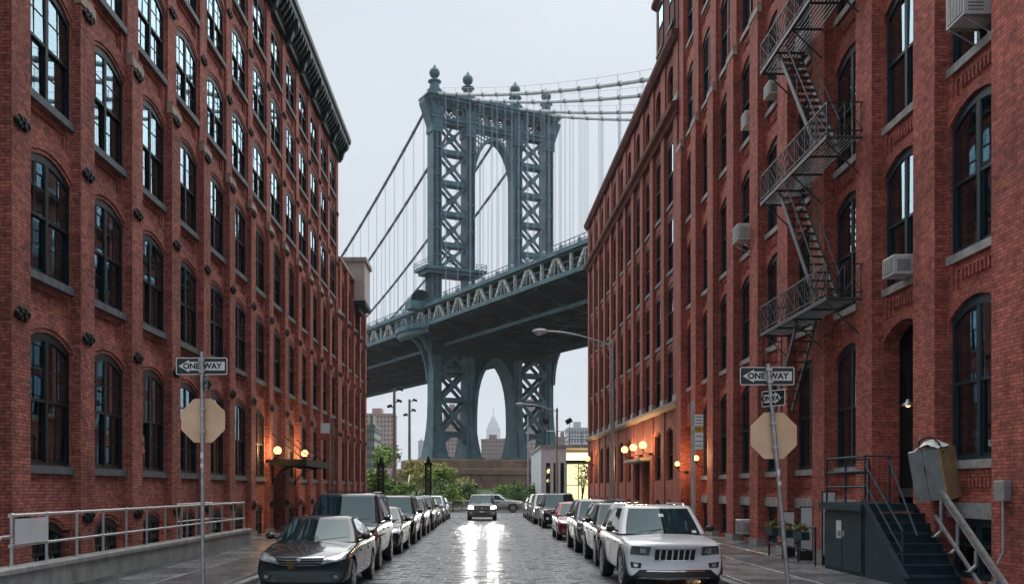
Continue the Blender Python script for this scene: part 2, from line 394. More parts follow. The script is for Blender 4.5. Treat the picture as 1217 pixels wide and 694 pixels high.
# ------------------------------------------------------------------ windows
def arc_pts(c, zs, r, off=0.0, n=9):
    """points of a segmental arch of half-width c springing at zs with rise r, offset outwards by off"""
    if r < .01: return [(-c-off, zs+off), (c+off, zs+off)]
    Rr = (c*c + r*r)/(2*r); zc = zs + r - Rr; a = math.asin(min(1, c/Rr))
    return [((Rr+off)*math.sin(-a+2*a*i/(n-1)), zc+(Rr+off)*math.cos(-a+2*a*i/(n-1))) for i in range(n)]
_win = {}
def window_meshes(sg, w, h, rise, band, muntin, split):
    """local frame: y along the wall (0 = centre), z from sill top, x = sg*depth from the recess wall plane"""
    key = (sg, round(w,3), round(h,3), round(rise,3), band, muntin, split)
    if key in _win: return _win[key]
    P = lambda a, z, d: (sg*d, a, z)
    c = w/2; r = {}
    def bx(m, a0, a1, d0, d1, z0, z1): m.box(sg*d0, sg*d1, a0, a1, z0, z1)
    # frame: stiles, sill rail, curved head, centre mullion
    f = MB(); st = .05
    bx(f, -c, -c+st, .0, .17, 0, h); bx(f, c-st, c, .0, .17, 0, h); bx(f, -c+st, c-st, .0, .17, 0, .06)
    up = arc_pts(c, h, rise); lo = arc_pts(c-.004, h-band, rise*.92)
    f.prism(up + lo[::-1], P, -.006, .17)
    if split: bx(f, -.06, .06, -.003, .17, .06, h+rise-band*.8)
    r['frame'] = f.mesh('window')
    zm = h*.53; panes = []
    halves = [(-c+st, -.06), (.06, c-st)] if split else [(-c+st, c-st)]
    us, ls = MB(), MB()
    for a0, a1 in halves:
        t = .038; top = h + rise - band*.9
        for m, z0, z1, d in ((us, zm, top, .006), (ls, .06, zm+.045, .052)):
            bx(m, a0, a0+t, d, d+.04, z0, z1); bx(m, a1-t, a1, d, d+.04, z0, z1); bx(m, a0+t, a1-t, d, d+.04, z0, z0+.06)
            if m is ls: bx(m, a0+t, a1-t, d, d+.04, z1-.05, z1)
            if muntin:
                am = (a0+a1)/2; mz = z0 + .06 + (z1-z0-.1)*.5
                bx(m, am-.012, am+.012, d+.006, d+.034, z0+.06, z1-.05 if m is ls else z1)
                bx(m, a0+t, am-.012, d+.008, d+.032, mz-.012, mz+.012); bx(m, am+.012, a1-t, d+.008, d+.032, mz-.012, mz+.012)
            panes.append((a0+t, a1-t, z0+.06, z1-.02, d+.02))
    r['upper_sash'], r['lower_sash'] = us.mesh('sash'), ls.mesh('sash')
    r['panes'] = []
    for a0, a1, z0, z1, d in panes:
        ha, hz = (a1-a0)/2+.02, (z1-z0)/2+.02
        q = [(0,-ha,-hz),(0,ha,-hz),(0,ha,hz),(0,-ha,hz)]
        me = MB().add(q, [(0,1,2,3)] if sg < 0 else [(0,3,2,1)]).mesh('pane')   # outward normal
        r['panes'].append((me, (sg*d, (a0+a1)/2, (z0+z1)/2)))
    s = MB(); s.box(sg*-.10, sg*.03, -c-.08, c+.08, -.17, -.005); r['sill'] = s.mesh('sill')
    a = MB()
    for o0, o1, pr in ((.004, .085, .035), (.10, .21, .06)):
        i_, o_ = arc_pts(c-.002, h, rise, o0, 12), arc_pts(c-.002, h, rise, o1, 12)
        for k in range(11): a.prism([i_[k], i_[k+1], o_[k+1], o_[k]], P, -pr, .02)
    r['arch'] = a.mesh('brick_arch')
    q = [(0,-c,.05),(0,c,.05),(0,c,h+rise),(0,-c,h+rise)]
    _win[key] = r; return r
rw = random.Random(11)
def place_window(root, sg, a, z, dp, w, h, rise, band, muntin, split, detail, mfr, msill, mbrick, tilt=.010, sill=True, arch=True, curtain=None, lit=None, rec=0.0):
    r = window_meshes(sg, w, h, rise, band, muntin, split)
    wn = obj('window', r['frame'], mfr, root, (sg*(dp+rec), a, z))
    obj('sash', r['upper_sash'], mfr, wn); obj('sash', r['lower_sash'], mfr, wn)
    for me, loc in r['panes']:
        obj('pane', me, M['glass'], wn, loc, (0, rw.gauss(0, tilt*.6), rw.gauss(0, tilt*.5)))
    if sill: obj('sill', r['sill'], msill, wn)
    if arch: obj('brick_arch', r['arch'], mbrick, wn)
    c = w/2
    if curtain:
        kind, a0, a1, z0, z1 = curtain
        b = MB(); n = 9
        for i in range(n):
            t0, t1 = i/n, (i+1)/n
            b.box(sg*(.36+.02*(i % 2)), sg*(.372+.02*(i % 2)), -c+w*(a0+(a1-a0)*t0), -c+w*(a0+(a1-a0)*t1)-.004, h*z0, (h+rise)*z1)
        b.build('curtain', M['curtain_tan'] if kind == 'tan' else M['curtain'], wn)
    if lit:
        MB().box(sg*.62, sg*.64, -c, c, .05, h).build('lit_room', M[lit], wn)
    return wn

def facade(root, sg, nb, pitch, pw, pp, z0, ztop, rows, step_z, mb, mfr, msill, mcap, win, detail_until=8, plates=(), skip={}, panel=True,
           dentil_until=0, depth=14.0, first_pil=True, cap=True, wrand=True, up_p=.12, flush_top=None):
    """brick front of bays between pilasters. rows: list of dicts sill, h, rise, w; origin: far edge of pilaster 0 on the pilaster face"""
    P = lambda a, z, d: (sg*d, a, z)
    W_ = MB()
    def bx(a0, a1, d0, d1, zz0, zz1, m=W_): m.box(sg*d0, sg*d1, a0, a1, zz0, zz1)
    TH = .36
    for i in range(nb):
        b0, b1 = i*pitch, (i+1)*pitch - pw; ac = (b0+b1)/2
        prev = z0; prevarc = None
        rr = [dict(r_, **skip.get((i, k), {})) for k, r_ in enumerate(rows)]
        wmax = max(r_['w'] for r_ in rr)
        bx(b0, ac-wmax/2, pp, pp+TH, z0, ztop); bx(ac+wmax/2, b1, pp, pp+TH, z0, ztop)
        for r_ in rr + [None]:
            top = ztop if r_ is None else r_['sill']
            c = wmax/2
            pan = panel and r_ is not None and r_.get('panel', True)
            zp = top - .72 if pan else top
            if r_ is not None and r_.get('blank'): continue
            if prevarc is None: poly = [(ac-c, prev), (ac+c, prev), (ac+c, zp), (ac-c, zp)]
            else:
                pc, pz, pr = prevarc; ar = [(ac+x, z) for x, z in arc_pts(pc, pz, pr)]
                poly = ar + [(ac+c, zp), (ac-c, zp)]
                if pc < c-.01:
                    bx(ac-c, ac-pc, pp, pp+TH, prevarc[3] if len(prevarc) > 3 else pz-9, pz)
                    poly = [(ac-c, pz)] + ar + [(ac+c, pz), (ac+c, zp), (ac-c, zp)]
            W_.prism(poly, P, pp, pp+TH)
            if pan:
                bx(ac-c, ac+c, pp, pp+TH, top-.18, top)
                bx(ac-c, ac-c+.14, pp, pp+TH, zp, top-.18); bx(ac+c-.14, ac+c, pp, pp+TH, zp, top-.18)
                bx(ac-c+.14, ac+c-.14, pp+.085, pp+TH, zp, top-.18)
                bx(ac-c+.14, ac+c-.14, pp+.04, pp+.09, top-.32, top-.18)
                bx(ac-c+.14, ac-c+.24, pp+.04, pp+.09, zp, top-.32); bx(ac+c-.24, ac+c-.14, pp+.04, pp+.09, zp, top-.32)
                if i < dentil_until:
                    n = int((2*c-.5)/.15)
                    for q in range(n): bx(ac-c+.27+q*.15, ac-c+.27+q*.15+.075, pp+.03, pp+.09, top-.52, top-.32)
            if r_ is not None:
                prevarc = (r_['w']/2, r_['sill']+r_['h'], r_['rise']) ; prev = r_['sill']
    W_.build('wall', mb, root)
    # solid body behind the front: end walls, roof, dark rooms
    A0, A1 = -pw, nb*pitch
    b = MB(); x0, x1 = pp+TH, depth
    bx(A0, A0+.3, x0, x1, z0, ztop, b); bx(A1-.3, A1, x0, x1, z0, ztop, b); bx(A0+.3, A1-.3, x1-.3, x1, z0, ztop, b)
    b.build('end_wall', mb, root)
    b = MB(); bx(A0+.3, A1-.3, x0-.1, x1-.3, ztop-.5, ztop-.2, b); b.build('roof', M['asphalt'], root)
    b = MB(); bx(A0+.3, A1-.3, pp+2.4, pp+2.5, z0, ztop-.5, b)
    for r_ in rows: bx(A0+.3, A1-.3, x0+.01, pp+2.4, r_['sill']-.75, r_['sill']-.55, b)
    for i in range(nb+1): bx(i*pitch-pw*.7, i*pitch-pw*.3, x0+.01, pp+2.4, z0, ztop-.5, b)
    b.build('room_wall', M['interior'], root)
    # pilasters share one mesh
    p = MB()
    sz = ztop if step_z is None else step_z
    bx(-pw, 0, 0, pp+.12, z0+.35, sz, p)
    if step_z is not None: bx(-pw+.003, -.003, up_p, pp+.12, sz, ztop-.001, p)
    pm = p.mesh('pilaster'); cm = None
    if step_z is not None and cap:
        q = MB(); q.prism([(-.025, sz-.34), (-.025, sz-.14), (up_p+.02, sz+.10), (up_p+.02, sz-.34)], lambda d, z, a: (sg*d, a, z), -pw-.03, .03); cm = q.mesh('stone_cap')
    q = MB(); bx(-pw-.04, .04, -.04, pp+.10, z0, z0+.35, q); bm_ = q.mesh('stone_base')
    am = None
    if plates:
        q = MB()
        for dz, da in ((0, 0), (.07, .10), (-.07, -.10), (.02, .24), (-.02, -.24), (-.07, .10), (.07, -.10)):
            q.ball((sg*-.03, da, dz), .085, 8, 5, .5, 1.15, 1)
        q.tube((sg*-.02, 0, 0), (sg*-.10, 0, 0), .04, 6); am = q.mesh('anchor_plate', True)
    for i in range(0 if first_pil else 1, nb+1):
        po = obj('pilaster', pm, mb, root, (0, i*pitch, 0)); obj('stone_base', bm_, M['stone_grey'], po)
        if cm: obj('stone_cap', cm, mcap, po)
        for z in plates: obj('anchor_plate', am, M['black_iron'], po, (sg*(0 if (step_z is None or z < step_z) else up_p), -pw/2, z))
    # windows
    for i in range(nb):
        ac = i*pitch + (pitch-pw)/2
        for k, r_ in enumerate(rows):
            q = dict(r_, **skip.get((i, k), {}))
            if q.get('blank') or q.get('open'): continue
            cu = None
            if wrand and rw.random() < (.42 if sg < 0 else .25):
                cu = rw.choice([('grey', .02, .98, rw.choice([.45, .6, .75]), 1.0), ('grey', .05, .22, .0, 1.0), ('grey', .62, .95, .0, .95), ('grey', .3, .45, .0, .9), ('tan', .7, .95, 0, .9)])
            place_window(root, sg, ac, q['sill'], pp, q['w'], q['h'], q['rise'], win['band'], win['muntin'] and i < detail_until, win['split'],
                         i < detail_until, mfr, msill, mb, sill=q.get('has_sill', True), arch=q.get('arch', True), curtain=q.get('curtain', cu), lit=q.get('lit'), rec=win.get('rec', .02))

# ------------------------------------------------------------------ left warehouse (13 bays) with cornice
E = EYE
PITCH = 3.262
LY = 19.92
left = thing('brick_warehouse', 'tall red brick warehouse with dark bracketed cornice on the side of the dark sedan', 'building', (-9.1, LY, 0))
rowsL = [dict(sill=E-1.95+.0, h=1.05, rise=.20, w=1.45, panel=False, has_sill=False),
         dict(sill=E+.50, h=2.50, rise=.30, w=2.26, panel=False), dict(sill=E+4.49, h=2.23, rise=.30, w=2.26), dict(sill=E+8.16, h=2.22, rise=.30, w=2.26),
         dict(sill=E+11.85, h=1.88, rise=.30, w=2.26), dict(sill=E+15.1, h=1.75, rise=.28, w=2.26), dict(sill=E+18.1, h=1.72, rise=.28, w=2.26)]
skL = {(4, 1): dict(lit='lit_dim'), (7, 1): dict(blank=True), (7, 0): dict(blank=True), (6, 1): dict(lit='lit_room', curtain=('grey', .0, .45, 0, 1)),
       (6, 0): dict(lit='lit_room', curtain=None), (5, 0): dict(lit='lit_room', curtain=None), (2, 0): dict(lit='lit_dim'), (1, 0): dict(lit='lit_dim'),
       (4, 2): dict(curtain=('tan', .55, .98, 0, .95))}
# the entrance bay: door opening instead of the two low rows
skL[(7, 1)] = dict(open=True, sill=E-1.8, h=3.0, rise=.25, w=2.26, panel=False)
facade(left, -1, 13, PITCH, .80, .20, 0.05, E+20.9, rowsL, E+11.25, M['brick_left'], M['frame_dark'], M['stone_sill'], M['stone_warm'],
       dict(band=.15, muntin=True, split=True), detail_until=9, plates=[E-.62, E+3.43, E+7.17, E+10.80, E+14.0, E+17.1], skip=skL)
# pilaster and half bay nearer than the first window (edge of the picture)
facade_near = MB(); facade_near.box(-.001-.20, -.6, -PITCH, -.80-.001, .05, E+20.9); facade_near.build('side_wall', M['brick_left'], left)
# cornice, extruded along the roof edge
LEN = 13*PITCH
prof = [(.30, 20.55), (-.02, 20.55), (-.02, 20.80), (-.10, 20.86), (-.10, 21.30), (-.50, 21.42), (-.52, 21.62), (-.62, 21.72), (-.64, 21.95), (.30, 22.05)]
cn = MB(); cn.prism([(d, z) for d, z in prof], lambda d, z, a: (-d, a, E+z), -PITCH-.7, LEN+.45); cor = cn.build('cornice', M['teal_iron'], left)
bm1 = MB(); bm1.prism([(-.10, 20.84), (-.20, 20.84), (-.30, 21.0), (-.46, 21.22), (-.48, 21.40), (-.10, 21.36)], lambda d, z, a: (-d, a, E+z), -.09, .09); bk = bm1.mesh('bracket')
bm1 = MB(); bm1.prism([(-.02, 20.30), (-.22, 20.50), (-.34, 20.9), (-.55, 21.1), (-.56, 21.41), (-.02, 21.36)], lambda d, z, a: (-d, a, E+z), -.16, .16); bk2 = bm1.mesh('bracket')
n = int((LEN+PITCH)/.543)
for i in range(n):
    a = -PITCH + .1 + i*.5437
    obj('bracket', bk2 if i % 6 == 5 else bk, M['teal_iron'], cor, (0, a, 0))

# lower brick building beyond, with the beige box at its roof edge
low = thing('low_brick_warehouse', 'lower red brick building continuing beyond the cornice end of the tall warehouse', 'building', (-9.1, LY+LEN+.82, 0))
rowsW = [dict(sill=E+.50, h=2.5, rise=.3, w=2.1, panel=False), dict(sill=E+4.49, h=2.23, rise=.3, w=2.1), dict(sill=E+8.16, h=2.2, rise=.3, w=2.1), dict(sill=E+11.4, h=1.7, rise=.3, w=2.1)]
facade(low, -1, 4, PITCH, .80, .20, .05, E+14.4, rowsW, None, M['brick_left'], M['frame_dark'], M['stone_sill'], M['stone_warm'],
       dict(band=.15, muntin=False, split=False), detail_until=0, plates=[E-.62, E+3.43, E+7.17, E+10.8], wrand=False)
MB().box(.05, -.5, -.79, 4*PITCH, E+14.4, E+14.56).build('coping', M['stone_warm'], low)
bb = thing('roof_housing', 'beige panelled box overhanging the roof edge of the lower brick building', 'housing', (-9.1, 69.0, E+13.05))
MB().box(-2.2, .72, 0, 3.2, 0, 2.7).build('body', M['beige'], bb)
MB().box(-2.3, .86, -.14, 3.34, 2.7, 2.98).build('cap', M['stone_grey'], bb)
b = MB(); b.box(-2.25, .78, -.06, 3.26, -.32, 0); b.box(-1.5, .3, .3, 2.9, -.62, -.32); b.build('base', M['frame_blue'], bb)
b = MB(); [b.box(-2.21, .735, -.012, -.001, .85*k+.04, .85*k+.055) for k in (1, 2)]; b.build('panel_seam', M['stone_grey'], bb)

# ------------------------------------------------------------------ right loft building with the fire escape
RY = 17.81
right = thing('brick_loft_building', 'red brick loft building with iron fire escape and window air conditioners', 'building', (9.05, RY, 0))
rowsR = [dict(sill=E-1.72, h=1.15, rise=.02, w=1.9, panel=False, has_sill=False, arch=False),
         dict(sill=E+.57, h=2.80, rise=.34, w=2.1), dict(sill=E+4.65, h=2.58, rise=.34, w=2.1), dict(sill=E+8.42, h=2.55, rise=.34, w=2.1),
         dict(sill=E+12.45, h=2.55, rise=.34, w=2.1), dict(sill=E+16.42, h=2.5, rise=.34, w=2.1), dict(sill=E+20.5, h=2.4, rise=.34, w=2.1)]
skR = {(1, 0): dict(blank=True), (1, 1): dict(open=True, sill=E-.33, h=3.77, rise=.34, w=2.1, panel=False),
       (8, 0): dict(blank=True), (8, 1): dict(open=True, sill=E-1.8, h=4.7, rise=.34, w=2.1, panel=False),
       (0, 1): dict(curtain=('tan', .55, .8, .45, 1.0)), (1, 2): dict(curtain=('grey', .38, .95, .0, .95)), (0, 2): dict(curtain=('grey', .3, .45, .55, .95)),
       (0, 3): dict(curtain=None)}
facade(right, 1, 9, PITCH, 1.0, .26, .05, E+25.2, rowsR, E+16.2, M['brick_right'], M['frame_blue'], M['stone_grey'], M['stone_warm'],
       dict(band=.16, muntin=False, split=True, rec=.07), detail_until=9, skip=skR, dentil_until=6)
for i in range(9):                                    # stone lintels over the basement openings
    if i in (1, 8): continue
    MB().box(-.03+.26, .30, i*PITCH+.02, (i+1)*PITCH-1.02, E-.56, E-.26).build('stone_lintel', M['stone_grey'], right)
# nearer stretch of the same front, at the right edge of the picture
nb_ = MB(); nb_.box(.001, .5, -5.5, -1.0-.001, .4, E+25.2); nb_.build('side_wall', M['brick_right'], right)
MB().box(-.25, .6, -5.5, 9*PITCH+.2, E+25.2, E+25.9).build('cornice', M['teal_iron'], right)
# doors set back in their openings
d = MB(); d.box(1.0, 1.06, 1.15-.95, 1.15+.95, E-.3, E+2.2); d.build('door', M['door_wood'], right, (0, PITCH, 0))
d = MB(); d.box(.9, .96, 1.15-.9, 1.15+.9, E-1.8, E+.6); d.build('door', M['frame_dark'], right, (0, 8*PITCH, 0))
d = MB(); d.box(-.95, -.88, -.55, .55, .25, 2.6); d.box(-.95, -.88, .60, 1.0, .25, 2.6); d.build('door', M['door_wood'], left, (0, 7*PITCH+1.1, 0))

# ------------------------------------------------------------------ far right building: giant pilasters, arched attic, ledge over the ground floor
FA = math.atan(.0186)
far = thing('brick_factory_building', 'long darker brick building with tall piers and an arched attic storey under its roof', 'building', (9.10, 48.3, 0), FA)
FP = 3.1; FN = 11
rowsF = [dict(sill=E-1.5, h=.75, rise=.2, w=1.3, panel=False, has_sill=False), dict(sill=E+.45, h=2.35, rise=.25, w=1.7, panel=False)]
skF = {(3, 0): dict(blank=True), (3, 1): dict(open=True, sill=E-1.7, h=3.3, rise=.05, w=1.7, panel=False), (2, 0): dict(blank=True), (2, 1): dict(open=True, sill=E-1.7, h=3.3, rise=.05, w=1.7, panel=False)}
lowr = thing('brick_factory_building', None, None)   # helper parent replaced below
bpy.data.objects.remove(lowr)
facade(far, 1, FN, FP, .85, .06, .05, E+3.9, rowsF, None, M['brick_far'], M['frame_dark'], M['stone_sill'], M['stone_warm'],
       dict(band=.12, muntin=False, split=False, rec=.16), detail_until=4, skip=skF, panel=False, wrand=False)
def upper(root, name_rows, z0, z1, pw, pp, w, rec=.02):
    facade(root, 1, FN, FP, pw, pp, z0, z1, name_rows, None, M['brick_far'], M['frame_dark'], M['stone_sill'], M['stone_warm'],
           dict(band=.12, muntin=False, split=False, rec=rec), detail_until=0, panel=False, wrand=False)
upper(far, [dict(sill=E+4.3, h=2.5, rise=.2, w=1.85, panel=False), dict(sill=E+7.45, h=2.5, rise=.2, w=1.85, panel=False), dict(sill=E+10.85, h=2.5, rise=.2, w=1.85, panel=False),
            dict(sill=E+14.15, h=2.9, rise=.25, w=1.85, panel=False)], E+4.2, E+17.9, .85, .17, 1.85)
upper(far, [dict(sill=E+18.65, h=1.75, rise=.45, w=1.45, panel=False)], E+18.5, E+21.4, 1.1, .08, 1.45, .14)
def ledge(z, prof, m): 
    q = MB(); q.prism(prof, lambda d, zz, a: (d, a, E+z+zz), -1.1, FN*FP+.15); q.build('ledge', m, far)
ledge(4.0, [(.3, -.12), (-.05, -.12), (-.22, .02), (-.24, .16), (.3, .24)], M['stone_warm'])
ledge(18.1, [(.3, -.25), (-.05, -.25), (-.12, -.05), (-.32, .05), (-.36, .28), (.3, .40)], M['brick_dark'])
ledge(21.5, [(.3, -.12), (-.12, -.12), (-.30, .12), (-.32, .32), (.3, .36)], M['brick_dark'])
# corner bay rising above the long roof
tw = MB(); tw.box(.02, 6, -1.05, 4.35, E+21.9, E+30); tw.build('tower_wall', M['brick_dark'], far)
for z in (22.6, 26.0): [place_window(far, 1, a_, E+z, -.03,  1.3, 2.3, .25, .12, False, False, True, M['frame_dark'], M['stone_sill'], M['brick_dark']) for a_ in (.3, 3.0)]
q = MB(); q.prism([(.3, 0), (-.02, 0), (-.25, .15), (-.25, .35), (.3, .4)], lambda d, zz, a: (d, a, E+25.2+zz), -1.08, 4.38); q.build('ledge', M['brick_dark'], far)
for q_ in (2, 3):
    for z_ in (-1, 1): d = MB(); d.box(.8, .86, z_*.03, z_*.80, .3, 2.95); d.build('door', M['door_wood'], far, (0, q_*FP+1.12, 0))
q = MB(); q.box(-.55, .1, -2.8, 2.8, 3.62, 3.77); q.box(-.5, .05, -2.7, 2.7, 3.55, 3.62); q.build('door_hood', M['stone_warm'], far, (0, 2.5*FP+1.12, 0))

# ------------------------------------------------------------------ accessible ramp with pipe railing (left)
ramp = thing('ramp', 'concrete ramp with grey pipe railing and blank white panel along the left warehouse', 'ramp', (-7.62, 14.0, 0))
b = MB(); b.box(-.26, 0, 0, 18.3, .05, E-1.36); b.box(-1.20, -.26, 0, 18.3, .05, .42); b.build('ramp_wall', M['concrete'], ramp)
MB().bevbox(-.31, .05, -.05, 18.35, E-1.36, E-1.27, .02).build('coping', M['stone_grey'], ramp)
MB().box(-.004, .012, 0, 18.3, .19, .3).build('base_course', M['slab_dark'], ramp)
zt, zm, zb = E-.43, E-.93, E-1.27
py = [2.28+1.30*k for k in range(13)]
pm = MB().tube((0, 0, zb), (0, 0, zt), .026, 8).mesh('post', True)
for y_ in py: obj('post', pm, M['rail_steel'], ramp, (-.13, y_, 0))
MB().tube((-.13, py[0], zt), (-.13, py[-1], zt), .028, 8).build('top_rail', M['rail_steel'], ramp, smooth=True)
MB().tube((-.13, py[0], zm), (-.13, py[-1], zm), .024, 8).build('middle_rail', M['rail_steel'], ramp, smooth=True)
b = MB(); b.path([(-.13, py[-1], zt), (-1.15, py[-1]+.05, zt), (-1.15, py[-4]+.3, zt)], .026); b.path([(-.13, py[-1], zm), (-1.15, py[-1]+.05, zm), (-1.15, py[-4]+.3, zm)], .022)
for y_ in (py[-1]+.05, py[-2]+.05, py[-3], py[-4]+.3): b.tube((-1.15, y_, .4), (-1.15, y_, zt), .024)
b.build('return_rail', M['rail_steel'], ramp, smooth=True)
b = MB()
for y_ in py:
    b.tube((-.13, y_-.05, zt), (-.13, y_+.05, zt), .040, 8); b.tube((-.13, y_-.045, zm), (-.13, y_+.045, zm), .036, 8)
    b.lathe([(.055, 0), (.055, .012), (.035, .02), (.035, .05)], (-.13, y_, zb), 10)
b.build('rail_fitting', M['rail_steel'], ramp, smooth=True)
b = MB(); b.box(-.10, -.085, py[0]+.04, py[1]-.03, zm+.02, zt-.06); b.build('panel', M['white_paint'], ramp)
b = MB(); [b.tube((-.13, py[0]-.10+s*.0, z0_), (-.13, py[0]-.45, z1_), .022) for s, z0_, z1_ in ((0, zt-.35, zt-.35),)]
b.path([(-.13, py[0]-.45, zb-.5), (-.13, py[0]-.45, zt-.40), (-.13, py[0]-.36, zt-.34), (-.13, py[0], zt-.34)], .024); b.build('end_hoop', M['rail_steel'], ramp, smooth=True)

# ------------------------------------------------------------------ street signs
def text_mesh(txt, size, m, parent, loc, rot, name='lettering', offset=.0, ext=.002):
    cu = bpy.data.curves.new(name, 'FONT'); cu.body = txt; cu.size = size; cu.align_x = 'CENTER'; cu.align_y = 'CENTER'; cu.offset = offset; cu.extrude = ext
    cu.resolution_u = 3
    t = bpy.data.objects.new(name, cu); COL.objects.link(t)
    dg = bpy.context.evaluated_depsgraph_get(); me = bpy.data.meshes.new_from_object(t.evaluated_get(dg)); me.name = name
    bpy.data.objects.remove(t); bpy.data.curves.remove(cu)
    return obj(name, me, m, parent, loc, rot)
FACE = lambda x, z, d: (x, d, z)          # a face looking back along -y
def rrect(w, h, r, n=4):
    p = []
    for cx_, cz_, a0 in ((w/2-r, h/2-r, 0), (-w/2+r, h/2-r, 90), (-w/2+r, -h/2+r, 180), (w/2-r, -h/2+r, 270)):
        for i in range(n+1):
            a = R(a0+90*i/n); p.append((cx_+r*math.cos(a), cz_+r*math.sin(a)))
    return p
def one_way(parent, w, h, loc, rz, left_arrow=True):
    """black plate, white border and arrow, black ONE WAY"""
    s_ = MB().prism(rrect(w, h, .03), FACE, .0, .004).build('one_way_sign', M['sign_white'], parent, loc, (0, 0, rz))
    MB().prism(rrect(w-.03, h-.03, .02), FACE, -.0025, .0).build('black_field', M['sign_black'], s_)
    sg = -1 if left_arrow else 1
    L = w/2-.045; hh = h*.36; sh = h*.25; hx = L-h*.62
    ar = [(L, 0), (hx, hh), (hx, sh), (-L, sh), (-L, -sh), (hx, -sh), (hx, -hh)]
    ar = [(sg*x, z) for x, z in ar]
    MB().prism(ar, FACE, -.005, -.0025).build('arrow', M['sign_white'], s_)
    cx_ = sg*(-.03)*w
    text_mesh('ONE', h*.46, M['sign_black'], s_, (-w*.20 if left_arrow else -w*.24, -.0065, -.002), (R(90), 0, 0), offset=h*.018)
    text_mesh('WAY', h*.46, M['sign_black'], s_, (w*.21 if left_arrow else w*.13, -.0065, -.002), (R(90), 0, 0), offset=h*.018)
    return s_
def sign_post(label, loc, top, lean, oneway_z, oct_z, small_z, small_rz, small_left, ox, small_dx):
    t = thing('sign_post', label, 'street sign', loc)
    lx = lean
    p = MB(); n = 10
    at = lambda z: (lx*z/top, 0, z)
    p.tube(at(-.0), at(top), .036, 10); p.lathe([(.10, 0), (.10, .015), (.045, .03)], (0, 0, 0), 12)
    p.build('pole', M['galv'], t, smooth=True)
    q = MB(); 
    for z in (oneway_z+.1, oneway_z-.1, oct_z+.2, oct_z-.2): q.box(at(z)[0]-.05, at(z)[0]+.05, -.048, .045, z-.02, z+.02)
    q.build('clamp', M['galv'], t)
    th = math.atan(lx/top)
    one_way(t, .915, .305, (at(oneway_z)[0]+ox, .045, oneway_z), 0)
    one_way(t, .50, .27, (at(small_z)[0]+small_dx, -.05 if small_rz else .045, small_z), small_rz, small_left)
    for z_, s_ in ((oct_z-.62, .05), (oct_z-.80, .035)):
        MB().box(at(z_)[0]-.026, at(z_)[0]+.026, -.041, -.037, z_-s_, z_+s_).build('sticker', M['sign_white'], t)
    r = .39
    oc = [(r/math.cos(R(22.5))*math.cos(R(22.5+45*k)), r/math.cos(R(22.5))*math.sin(R(22.5+45*k))) for k in range(8)]
    o = MB().prism(oc, FACE, 0, .004).build('stop_sign', M['sign_back'], t, (at(oct_z)[0], .05, oct_z))
    b = MB(); [b.tube((0, -.012, q_), (0, 0, q_), .016, 8) for q_ in (-.27, .27)]; b.build('bolt', M['galv'], o)
    MB().prism([(x*.995, z*.995) for x, z in oc], FACE, .0045, .0055).build('sign_face', mat('stop_red_'+str(int(abs(loc[0])*10)), (.45, .02, .03), .4, vary=.1), o)
    return t
sign_post('leaning-free grey pole with ONE WAY plate and tan octagon beside the pipe railing' if False else 'grey pole with ONE WAY plate and tan octagon beside the pipe railing', (-5.02, 17.7, .20), E+2.44-.2, -.02, E+2.19-.2, E+1.22-.2, E+1.88-.2, R(-66), True, -.02, .06)
sign_post('leaning grey pole with ONE WAY plate and tan octagon in front of the fire escape', (5.10, 16.7, .20), E+2.10-.2, -.36, E+1.90-.2, E+.90-.2, E+1.52-.2, R(-58), False, -.02, .02)
# parking sign, right pavement
t = thing('parking_sign', 'tall steel post with white and yellow parking plates behind the white car', 'street sign', (5.33, 25.6, .2))
MB().box(-.035, .035, -.03, .03, -.1, E+2.26-.2).build('post', M['galv'], t)
for z0_, z1_, m_, w_ in ((E+1.62, E+1.92, 'sign_white', .22), (E+1.46, E+1.60, 'yellow', .2), (E+1.02, E+1.45, 'sign_white', .22)):
    mm = M.get(m_) or M.setdefault('yellow', mat('yellow', (.62, .45, .03), .5, vary=.1))
    pl = MB().box(.04, .04+w_, -.035, -.03, z0_-.2, z1_-.2).build('plate', mm, t)
    b = MB()
    for k in range(3):
        zz = z0_+(z1_-z0_)*(k+.7)/3.6-.2; b.box(.06, .02+w_, -.0375, -.0352, zz, zz+.018)
    b.build('print_lines', M['trim_black'], pl)
# left pavement sign pole near the canopy
t = thing('parking_sign', 'weathered pole with small white and red plate on the left pavement beyond the canopy', 'street sign', (-5.35, 34.8, .2))
MB().tube((0, 0, -.1), (0, 0, E+2.45-.2), .07, 8, .055).build('post', M['wood'], t, smooth=True)
MB().box(-.40, -.08, -.08, -.07, E+1.95-.2, E+2.3-.2).build('plate', M['sign_white'], t)
MB().box(-.40, -.08, -.08, -.07, E+1.72-.2, E+1.93-.2).build('plate', mat('dull_red', (.38, .06, .05), .5), t)

# ------------------------------------------------------------------ entrance canopy (left) and lamps
cp = thing('entrance_canopy', 'dark iron entrance canopy hung by rods over the warehouse doorway', 'canopy', (-9.1, 42.0, 0))
b = MB(); b.box(0, 1.5, 0, 6.0, E+1.12, E+1.18); b.build('deck', M['teal_iron'], cp)
b = MB(); b.box(-.0, 1.5, -.06, 0, E+.98, E+1.26); b.box(1.5, 1.56, -.06, 6.06, E+.98, E+1.26); b.box(0, 1.5, 6, 6.06, E+.98, E+1.26); b.build('fascia', M['black_iron'], cp)
b = MB(); [b.box(.05, 1.5, y_-.05, y_+.05, E+1.0, E+1.11) for y_ in (.6, 1.8, 3.0, 4.2, 5.4)]; b.build('joist', M['black_iron'], cp)
for y_ in (.2, 3.0, 5.8): MB().tube((1.4, y_, E+1.26), (.02, y_+.1, E+2.35), .022, 6).build('rod', M['black_iron'], cp)
